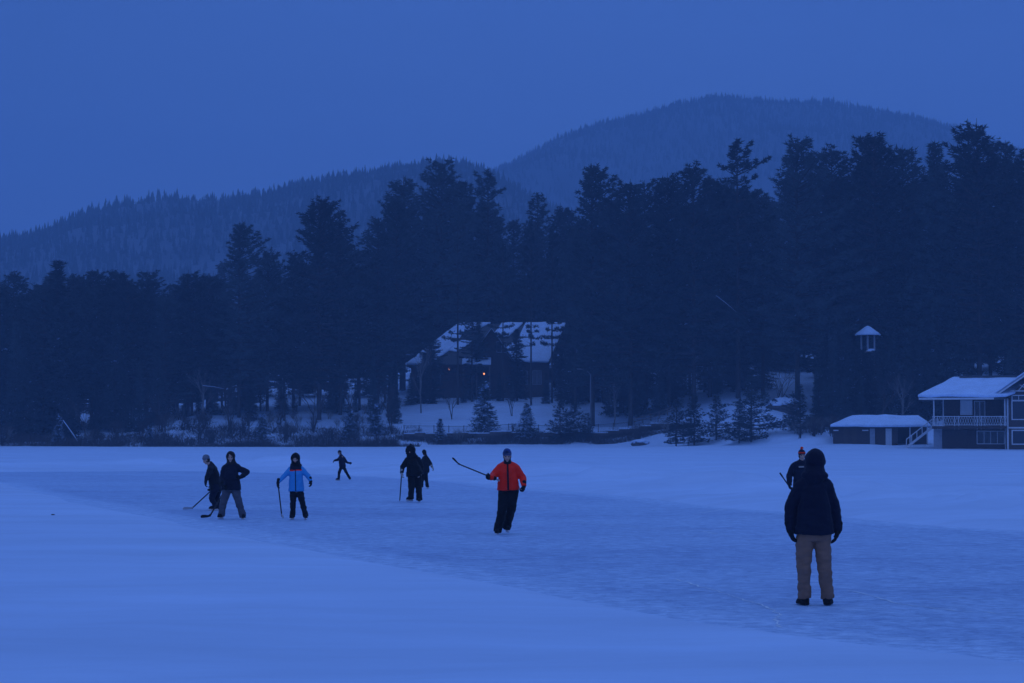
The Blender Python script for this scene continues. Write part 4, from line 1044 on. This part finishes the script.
    for e in ('l','r'):
        T.cone(j['h'+e], j['k'+e], .098*k*legr, .078*k*legr); m_ = j['k'+e].lerp(j['a'+e], .55); T.cone(j['k'+e], m_, .078*k*legr, .070*k*legr)
        d = (j['a'+e]-m_).normalized(); T.cone(m_, j['a'+e]+d*.055*k, .070*k*legr, .076*k*legr, False)
    T.build('trousers', M[legs], body, voxel, 3, .013, D, dirs=(8,8,15))
    # ---- jacket
    A = Soft(); hz = j['hem']; ht = (hz-j['pelvis']).dot(uu)/up.length; hw = hemw if hemw else shw*1.0
    cpt = at(ht)
    A.loft([(cpt,wx,dp,hw,.155*k*tdepth),(at(ht+.05),wx,dp,hw*1.01,.16*k*tdepth),(at(.35),wx,dp,(hw*.55+shw*.45)*.99,.152*k*tdepth),(at(.62),wx,dp,shw*1.02,.158*k*tdepth),(at(.80),wx,dp,shw*.95,.14*k*tdepth),(at(.91),wx,dp,shw*.68,.115*k),(at(1.02),wx,dp,.085*k,.085*k)])
    for e in ('l','r'):
        pf = puff*k; A.cone(j['s'+e], j['e'+e], .082*pf, .066*pf); d = (j['w'+e]-j['e'+e]).normalized(); A.cone(j['e'+e], j['w'+e]-d*.01, .066*pf, .050*pf, True)
        A.ell(j['s'+e].lerp(at(.86),.35), .085*pf); A.cone(at(1.0)-uu*.03*k, j['s'+e]+(at(.9)-j['s'+e])*.10+uu*.01, .105*k, .082*pf); A.cone(at(.75), j['s'+e]+(at(.8)-j['s'+e])*.2, .12*k, .08*pf)
        A.cone(j['w'+e]-d*.06, j['w'+e]-d*.005, .050*pf, .047*pf, False)
    if collar and not hood: A.cone(at(.98), at(1.0)+uu*.05*k, .078*k, .072*k)
    mats = M[top]; pt = None
    if split:
        mats = [M[top], M[split[0]], M[split[2]]] if len(split) > 2 else [M[top], M[split[0]]]; zc = split[1]
        def pt(c, n):
            t_ = (c-j['pelvis']).dot(uu)/up.length; inner = abs((c-at(.8)).dot(wx)) < shw*.92
            if len(split) > 2 and inner and abs(t_-zc) < .022: return 2
            return 1 if (t_ > zc and inner) else 0
    A.build('jacket', mats, body, voxel, 3, .012, D+3, paint=pt, dirs=(7,7,11))
    if split or top == 'red':   # the zip
        mb = MB(); pts = [at(ht+.02+(1.0-ht)*i/7)+dp*(.163 if i<5 else .150 if i < 6 else .118 if i < 7 else .09)*k*tdepth for i in range(8)]
        mb.tube([p_+dp*.004 for p_ in pts], .019 if top == 'red' else .008, 6); mb.build('zip', M['black'], body)
    if scarf:
        Sc = Soft(); Sc.cone(at(.99), hd-hu*.075*k, .082*k, .074*k); Sc.ell(at(1.0)+dp*.02, (.10*k,.10*k,.05*k), (wx,dp,uu)); Sc.build('neck_warmer', M[scarf], body, .010, 2, .005, D)
    if patch:
        mb = MB(); c_ = at(.80)+dp*.150*k*tdepth-wx*.045; mb.bar(c_-wx*.07, c_+wx*.07, .035, .05, dp); mb.build('chest_patch', M['pale'], body, bevel=.006)
    # ---- hood or hat
    if hood:
        k_full = k; hsc = hood[2] if len(hood) > 2 else 1.06; k = k*hsc; Hd = Soft(); pk_ = hood[1] if len(hood) > 1 else 0
        Hd.ell(hd+hu*.03*k-lf*.030*k, (.116*k,.118*k,.130*k), (hr, lf, hu)); Hd.cone(hd-hu*.05*k-lf*.03*k, at(.98)-dp*.02, .108*k, .125*k)
        Hd.ell(at(1.0)-dp*.03*k, (.15*k,.10*k,.07*k), (wx, dp, uu))
        if pk_: Hd.cone(hd+hu*.06*k-lf*.02*k, hd+hu*(.10+pk_)*k-lf*.02*k+hr*0, .085*k, .03*k)
        for i in range(14):   # the rim round the face
            a = 2*math.pi*i/14; c_ = hd+hr*.096*k*math.cos(a)+hu*(.010+.112*math.sin(a))*k+lf*(.040+.01*math.sin(a))*k; Hd.ell(c_, .024*k)
        Hd.build('hood', M[hood[0]], body, .010, 3, .008, D, dirs=(10,10,12)); k = k_full
    if hat:
        Ht = Soft(); cu = hd+hu*.055*k
        Ht.ell(hd+hu*.062*k-lf*.004*k, (.089*k,.104*k,.098*k), (hr, lf, hu)); Ht.loft([(hd+hu*.032*k-lf*.0*k,hr,lf,.086*k,.104*k),(hd+hu*.036*k,hr,lf,.090*k,.108*k),(hd+hu*.085*k,hr,lf,.088*k,.104*k)])
        if hat[0] == 'greyk' : pass
        def ph(c, n):
            z = (c-hd).dot(hu)/k
            return 1 if len(hat) > 1 and hat[2] < z < hat[3] else 0
        h_ = Ht.build('knit_hat', [M[hat[0]]]+([M[hat[1]]] if len(hat) > 1 else []), body, .009, 2, .004, D, paint=ph)
        if len(hat) > 4:
            S_ = Soft(); S_.ell(hd+hu*.185*k, .036*k); S_.build('pompom', M[hat[1]], h_, .006, 1, .014, 3, dirs=(60,60,60))
        Hr = Soft(); Hr.ell(hd-lf*.02*k-hu*.005*k, (.086*k,.082*k,.085*k), (hr,lf,hu)); Hr.build('hair', M['hair'], body, .009, 2, .006, D)
    # ---- gloves
    for e in ('l','r'):
        d, inw, th = hands[e]; Gv = Soft(); hand_soft(Gv, j['w'+e], d, inw, k*1.06, curls[0 if e == 'l' else 1], th, 1.32); Gv.cone(j['w'+e]-d*.07*k, j['w'+e]+d*.01, .046*k, .038*k)
        Gv.build('glove', M[gloves], body, .0065, 2, 0)
    # ---- feet
    for e in ('l','r'):
        fd = Vector(foot[e]).normalized() if foot and e in foot else f.copy(); fd.z = 0; fd.normalize(); sd = Vector((-fd.y, fd.x, 0))
        a = j['a'+e]; zf = a.z-.13*k; Bt = Soft(); u3 = Vector((0,0,1)); o3 = (sd, fd, u3)
        sole = zf+(.055 if shoes == 'skate' else .0)*k
        c0 = Vector((a.x, a.y, 0))
        Bt.cone(a+u3*.02, c0+u3*(sole+.055*k)-fd*.02*k, .052*k, .050*k); Bt.loft([(c0+fd*.055*k+u3*sole,fd,sd,.140*k,.043*k),(c0+fd*.055*k+u3*(sole+.02*k),fd,sd,.142*k,.046*k),(c0+fd*.05*k+u3*(sole+.05*k),fd,sd,.130*k,.042*k),(c0+fd*.03*k+u3*(sole+.085*k),fd,sd,.10*k,.036*k)])
        b_ = Bt.build('skate' if shoes == 'skate' else 'boot', M['black'], body, .010, 2, .003, D)
        if shoes == 'skate':
            mb = MB(); p0 = c0-fd*.075*k; p1 = c0+fd*.18*k; mb.bar(p0+u3*(sole-.012*k), p1+u3*(sole-.012*k), .03*k, .028*k); mb.build('blade_holder', M['whitep'], b_)
            mb = MB(); mb.bar(p0-fd*.02+u3*(zf+.017*k), p1+fd*.02+u3*(zf+.017*k), .006, .030*k); mb.build('blade', M['blade'], b_)
    return body
def hold(px, py, D, z=0): 
    p = P(px, py, D); p.y += z; return p
# bent skater behind, seen from the side, looking left
person('person in grey beanie and dark clothes bending forward with a stick, half behind another skater', 56.0, 509.5, dict(
 head=(206.6,459.0,-.05), neck=(210.6,464.5), pelvis=(216.2,488), hem=(215.8,491), sl=(210.8,467,-.17), sr=(213.5,466.5,.17), el=(208.6,475,-.26), wl=(207.2,480,-.28), er=(213.0,478,.22), wr=(211.0,485.5,.05),
 hl=(214.6,490,-.10), kl=(212.0,497,-.12), al=(216.2,504.8,-.13), hr=(217.5,490,.10), kr=(215.5,497.5,.12), ar=(219.5,505.6,.16)), -80, .93, top='dark', legs='navy', hat=('greyk',), look=(-80,-.35), gloves='black', foot=dict(l=(-1,-.2,0), r=(-1,.1,0)), tdepth=1.1, handdir=dict(l=(-.15,-.1,-1)), legr=1.08)
stick('hockey_stick', 'dark stick with pale taped blade reaching left from the bent skater', P(214,488,56.0)+Vector((0,.0,0)), Vector((P(191,509.5,55.5).x,55.6,.03)), Vector((P(183,510,55.2).x,55.2,.03)), shaft='shaft', blade='tapew')
# hand on the hip
D=50.6
person('person in dark jacket and grey snow trousers, one hand on the hip, legs apart', D, 518.3, dict(
 head=(230.6,456.5,-.05), neck=(231.0,463.2), pelvis=(231.0,487), hem=(231.2,489), sl=(223.6,466.2), sr=(238.6,465.6), el=(221.9,476.5,-.02), wl=(224.2,484.0,-.22), er=(247.0,471.2,.02), wr=(241.6,475.8,-.10),
 hl=(226.9,489), kl=(223.6,501,-.05), al=(221.6,512.8,0), hr=(235.2,489), kr=(239.0,501,-.05), ar=(242.4,513.4,0)), 0, .97, top='navy', legs='greyp', hood=('hair',0,.97), foot=dict(l=(-.35,-1,0), r=(.45,-1,0)), handdir=dict(r=(-.9,-.1,-.35), l=(.45,-.3,-.8)), hemw=.235, legr=1.18, puff=1.05, tdepth=1.05)
stick('hockey_stick', 'dark stick with black blade held low by the skater with a hand on the hip', P(226.8,487,D-.3), Vector((P(209.5,518,D-.6).x,D-.6,.045)), Vector((P(200.8,518.5,D-.75).x,D-.75,.035)), shaft='shaft', blade='tape', width=.036)
# blue jacket
D=50.1
person('person in bright blue jacket with dark yoke and black hood, leaning on a stick', D, 519.0, dict(
 head=(295.3,458.2,-.03), neck=(295.6,464.5), pelvis=(296.2,488.5), hem=(296.2,490.4), sl=(289.6,467.3), sr=(302.2,467.0), el=(283.8,475.6,-.04), wl=(278.6,481.2,-.14), er=(308.0,475.4), wr=(310.6,479.6,-.05),
 hl=(293.3,489), kl=(293.0,501,-.02), al=(292.7,513.8,0), hr=(299.3,489), kr=(302.3,501,-.02), ar=(305.3,513.8,0)), 0, .90, top='blue', legs='black', hood=('black',), split=('navy',.80,'red'), foot=dict(l=(-.25,-1,0), r=(.3,-1,0)), handdir=dict(l=(-.15,-.2,-1), r=(.2,-.2,-1)), hemw=.185, legr=1.02, tdepth=1.0)
stick('hockey_stick', 'thin stick stood upright on the ice under the blue-jacketed person\'s hand', P(278.0,483.2,D-.2), Vector((P(281.9,519,D-.2).x,D-.2,.045)), Vector((P(283.6,519.6,D-.5).x,D-.52,.035)), shaft='shaft', blade='tapew', width=.03)
# far child
person('small dark-clad child skating far out with arms swung wide', 89.5, 480.0, dict(
 head=(339.6,452.0), neck=(341.0,454.7), pelvis=(342.5,465), hem=(342.5,466), sl=(339.3,456.8,-.03), sr=(343.8,456.6,.05), el=(337.2,459.0,-.1), wl=(334.9,459.4,-.12), er=(346.2,461.2,.12), wr=(348.8,462.0,.14),
 hl=(341.3,466), kl=(339.2,471.5,-.05), al=(338.6,477.2), hr=(343.6,466), kr=(346.4,471.8,.05), ar=(349.4,477.0,.15)), -48, .78, top='navy', legs='black', hat=('dark',), look=(-60,-.1), gloves='black', voxel=.016, foot=dict(l=(-.8,-.6,0), r=(.2,-1,0)), handdir=dict(l=(-.8,-.3,-.6), r=(1,.2,0)), hemw=.15)
# the hooded big figure and the one behind
D=62.6
person('big dark figure in a peaked hood walking forward with a cane-like stick', D, 501.3, dict(
 head=(410.6,450.4,-.06), neck=(411.6,456.3), pelvis=(414.8,474), hem=(414.9,474.5), sl=(406.4,458.4,-.03), sr=(418.6,457.6,.04), el=(402.6,466.0), wl=(401.9,471.6,-.10), er=(421.2,466.0,.1), wr=(420.4,472.5,-.02),
 hl=(411.6,477), kl=(411.5,487,-.08), al=(411.0,495.8,-.05), hr=(418.0,477), kr=(418.6,487,0), ar=(419.2,497.4,.02)), -14, 1.0, top='black', legs='black', hood=('black',.055,1.25), gloves='pale', foot=dict(l=(-.7,-.8,0), r=(0,-1,0)), handdir=dict(l=(0,-.2,-1)), hemw=.255, legr=1.22, puff=1.12, tdepth=1.15)
stick('hockey_stick', 'straight dark stick planted like a cane beside the hooded figure', P(401.7,472.5,D-.12), Vector((P(400.0,503.4,D-.2).x,D-.3,.045)), Vector((P(399.7,503.6,D-.5).x,D-.58,.035)), shaft='shaft', blade='tape', width=.034)
person('slim dark skater half hidden behind the big hooded figure, pale mitten swung out', 77.5, 487.8, dict(
 head=(424.3,452.2), neck=(425.5,455.6), pelvis=(424.6,470), hem=(424.6,471.5), sl=(422.4,458.2), sr=(428.6,457.8), el=(420.6,463.6,.1), wl=(419.6,469.0,.15), er=(430.6,462.6,.04), wr=(432.2,466.0,-.05),
 hl=(423.2,471), kl=(422.2,478.5,-.05), al=(421.6,484.8), hr=(425.7,471), kr=(426.2,478.5), ar=(427.2,484.4)), 205, .86, top='dark', legs='black', hat=('dark',), gloves='pale', voxel=.016, foot=dict(l=(0,1,0), r=(.3,1,0)), handdir=dict(r=(.5,-.2,-.8)), hemw=.17)
# red jacket
D=42.6
person('man in scarlet jacket, blue knit hat and black trousers skating with a raised stick', D, 533.2, dict(
 head=(507.2,455.4,-.04), neck=(507.6,462.4), pelvis=(508.2,486), hem=(508.3,489.3), sl=(498.8,466.0), sr=(517.0,466.2), el=(493.6,474.6,-.06), wl=(491.4,476.6,-.30), er=(522.6,476.6,.02), wr=(523.8,484.4,-.16),
 hl=(504.2,489), kl=(502.2,508,-.10), al=(497.9,527.8,-.05), hr=(513.2,489), kr=(511.4,508,-.02), ar=(506.8,525.4,.22)), 0, 1.0, top='red', legs='black', hat=('navyblue','greyk',.052,.066), look=(0,-.12), scarf='black', foot=dict(l=(-.2,-1,0), r=(.25,-1,0)), handdir=dict(l=(-.9,-.35,.15), r=(-.1,-.3,-1)), hemw=.225, legr=1.2, puff=1.15, curls=(1.0,1.0))
h0 = P(457.7,463.6,D-.42); stick('hockey_stick', 'long curved-blade stick carried level across the red-jacketed man', P(521.5,489.6,D-.24), h0, P(452.0,458.0,D-.44), shaft='shaft', blade='tape', width=.026, bh=.5, grip_len=.62, grip_mat='shaftpale')
# pompom hat behind the watching man
D=52.0
person('dark-jacketed skater in orange-striped pompom hat hidden behind the watching man', D, 515.0, dict(
 head=(802.0,454.6,-.03), neck=(802.0,461.0), pelvis=(802.5,485), hem=(802.5,489), sl=(792.8,464.6), sr=(810.8,464.6), el=(789.4,475.0,-.04), wl=(788.6,482.6,-.2), er=(814.0,475.0), wr=(813.0,484.0,-.1),
 hl=(798.8,488), kl=(799.2,500,-.02), al=(799.6,510.0), hr=(806.2,488), kr=(806.6,500), ar=(807.0,510.0)), 8, .98, top='navy', legs='black', hat=('navy','orange',.060,.085,1), puff=1.2, hemw=.23, patch=True, foot=dict(l=(-.1,-1,0), r=(.1,-1,0)))
stick('hockey_stick', 'stick poking up left of the watching man, held by the skater behind him', P(779.8,472.8,D-.25), Vector((P(808,509,D-.4).x,D-.4,.05)), Vector((P(814,512,D-.5).x,D-.5,.04)), shaft='shaft', blade='tape', width=.03)
# the watching man, from behind
D=25.15
person('man seen from behind in dark hooded jacket and tan trousers, watching from the ice', D, 604.6, dict(
 head=(815.8,463.0,.02), neck=(814.5,475.0,-.02), pelvis=(814.2,533), hem=(814.0,533.5), sl=(798.4,485.5), sr=(828.6,483.8), el=(791.2,508.5,.03), wl=(790.0,528.0,-.02), er=(835.4,508.5,.03), wr=(838.0,528.6,-.02),
 hl=(805.4,538), kl=(803.6,568,-.03), al=(805.0,592.6,.02), hr=(822.6,538), kr=(824.4,568,-.03), ar=(827.4,592.6,.02)), 176, 1.0, top='navy', legs='tan', hood=('navy',.0,1.10), shoes='boot', voxel=.010, foot=dict(l=(-.35,1,0), r=(.42,1,0)), handdir=dict(l=(.25,-.1,-1), r=(-.22,-.1,-1)), hemw=.24, legr=1.10, puff=1.12, curls=(.35,.35))
# puck
p = G(53,514,.13); o = MB().tube([(0,0,0),(0,0,.026)], .040, 20).build('puck', M['rubber']); o.location = (p.x, p.y, .0)
PUCK = o; tag(o, 'tiny dark puck lying alone on the snow at the left', 'puck')
dg = bpy.context.evaluated_depsgraph_get(); gr = bpy.data.objects['ground']; dg.update()
hit = gr.evaluated_get(dg).ray_cast(Vector((p.x,p.y,5)), Vector((0,0,-1))); o.location.z = (hit[1].z if hit[0] else .1)-.004
HAZE = .00050; SUN_ROT = 150; SUN_ROT_L = -40; SUN_E = .14; SKY_K = 1.0
SKYRAMP = [(0.0, (.093,.215,.70)), (.08, (.093,.213,.69)), (.14, (.083,.192,.63)), (.22, (.056,.138,.50)), (.45, (.085,.185,.55)), (1.0, (.225,.38,.86))]
# ------------------------------------------------------------------ air, sky, light, camera
mb = MB(); mb.box(-5200, 5200, -60, 4700, -3, 640)
m = bpy.data.materials.new('evening_haze'); m.use_nodes = True; nt = m.node_tree
for n_ in list(nt.nodes):
    if n_.type != 'OUTPUT_MATERIAL': nt.nodes.remove(n_)
pv = nt.nodes.new('ShaderNodeVolumePrincipled'); pv.inputs['Color'].default_value = (.47,.72,1,1); pv.inputs['Density'].default_value = HAZE; pv.inputs['Anisotropy'].default_value = .1
L(nt, pv.outputs[0], [n_ for n_ in nt.nodes if n_.type == 'OUTPUT_MATERIAL'][0].inputs['Volume'])
tag(mb.build('haze', m), 'thin blue snow haze in the evening air', 'haze', kind='stuff')

w = bpy.data.worlds.new('World'); SC.world = w; w.use_nodes = True; nt = w.node_tree
bg = nt.nodes['Background']
tc = nt.nodes.new('ShaderNodeTexCoord'); sp = nt.nodes.new('ShaderNodeSeparateXYZ'); L(nt, tc.outputs['Generated'], sp.inputs[0])
sk = nt.nodes.new('ShaderNodeTexSky'); sk.sky_type = 'NISHITA'; sk.sun_disc = False; sk.sun_elevation = R(1.0); sk.sun_rotation = R(SUN_ROT); sk.air_density = 1.5; sk.dust_density = 2.0
r = ramp(nt, sp.outputs['Z'], SKYRAMP)
tn = node(nt, 'ShaderNodeMix', data_type='RGBA', blend_type='MULTIPLY'); tn.inputs[0].default_value = 1; L(nt, sk.outputs[0], tn.inputs[6]); tn.inputs[7].default_value = (.02,.05,.16,1)
ad = node(nt, 'ShaderNodeMix', data_type='RGBA', blend_type='ADD'); ad.inputs[0].default_value = 1; L(nt, r.outputs['Color'], ad.inputs[6]); L(nt, tn.outputs[2], ad.inputs[7])
mp = node(nt, 'ShaderNodeMapRange', interpolation_type='SMOOTHSTEP'); L(nt, sp.outputs['X'], mp.inputs['Value'])
for k_, q_ in (('From Min', -.30), ('From Max', .02), ('To Min', .80), ('To Max', 1.05)): mp.inputs[k_].default_value = q_
cn = node(nt, 'ShaderNodeTexNoise', Scale=5.0, Detail=5.0, Roughness=.6); cm = nt.nodes.new('ShaderNodeMapping'); cm.inputs['Scale'].default_value = (1,1,3); L(nt, tc.outputs['Generated'], cm.inputs['Vector']); L(nt, cm.outputs['Vector'], cn.inputs['Vector'])
cf = node(nt, 'ShaderNodeMath', operation='MULTIPLY_ADD'); L(nt, cn.outputs['Fac'], cf.inputs[0]); cf.inputs[1].default_value = .34; cf.inputs[2].default_value = .83
cp = node(nt, 'ShaderNodeMath', operation='MULTIPLY'); L(nt, cf.outputs[0], cp.inputs[0]); L(nt, mp.outputs['Result'], cp.inputs[1]); mp = cp
vm = node(nt, 'ShaderNodeVectorMath', operation='SCALE'); L(nt, ad.outputs[2], vm.inputs[0]); L(nt, mp.outputs[0], vm.inputs['Scale'])
L(nt, vm.outputs[0], bg.inputs['Color']); bg.inputs['Strength'].default_value = SKY_K
ld = bpy.data.lights.new('sun', 'SUN'); ld.energy = SUN_E; ld.angle = R(40); ld.color = (.35,.5,1.0)
lo = bpy.data.objects.new('sun', ld); COL.objects.link(lo); lo.rotation_euler = (R(62), 0, R(SUN_ROT_L)); lo.location = (0,0,50)

cd = bpy.data.cameras.new('camera'); cd.sensor_width = 36; cd.lens = F*36/1024; cd.clip_start = .1; cd.clip_end = 20000
co = bpy.data.objects.new('camera', cd); COL.objects.link(co); co.location = (0,0,CAM_H); co.rotation_euler = (math.pi/2+TILT, 0, 0); SC.camera = co
SC.view_settings.view_transform = 'Standard'; SC.view_settings.look = 'None'; SC.view_settings.exposure = 0; SC.view_settings.gamma = 1
SC.cycles.use_denoising = True; SC.cycles.max_bounces = 6; SC.cycles.diffuse_bounces = 3; SC.cycles.volume_bounces = 1; SC.cycles.glossy_bounces = 2
SC.cycles.use_adaptive_sampling = True; SC.cycles.adaptive_threshold = .01
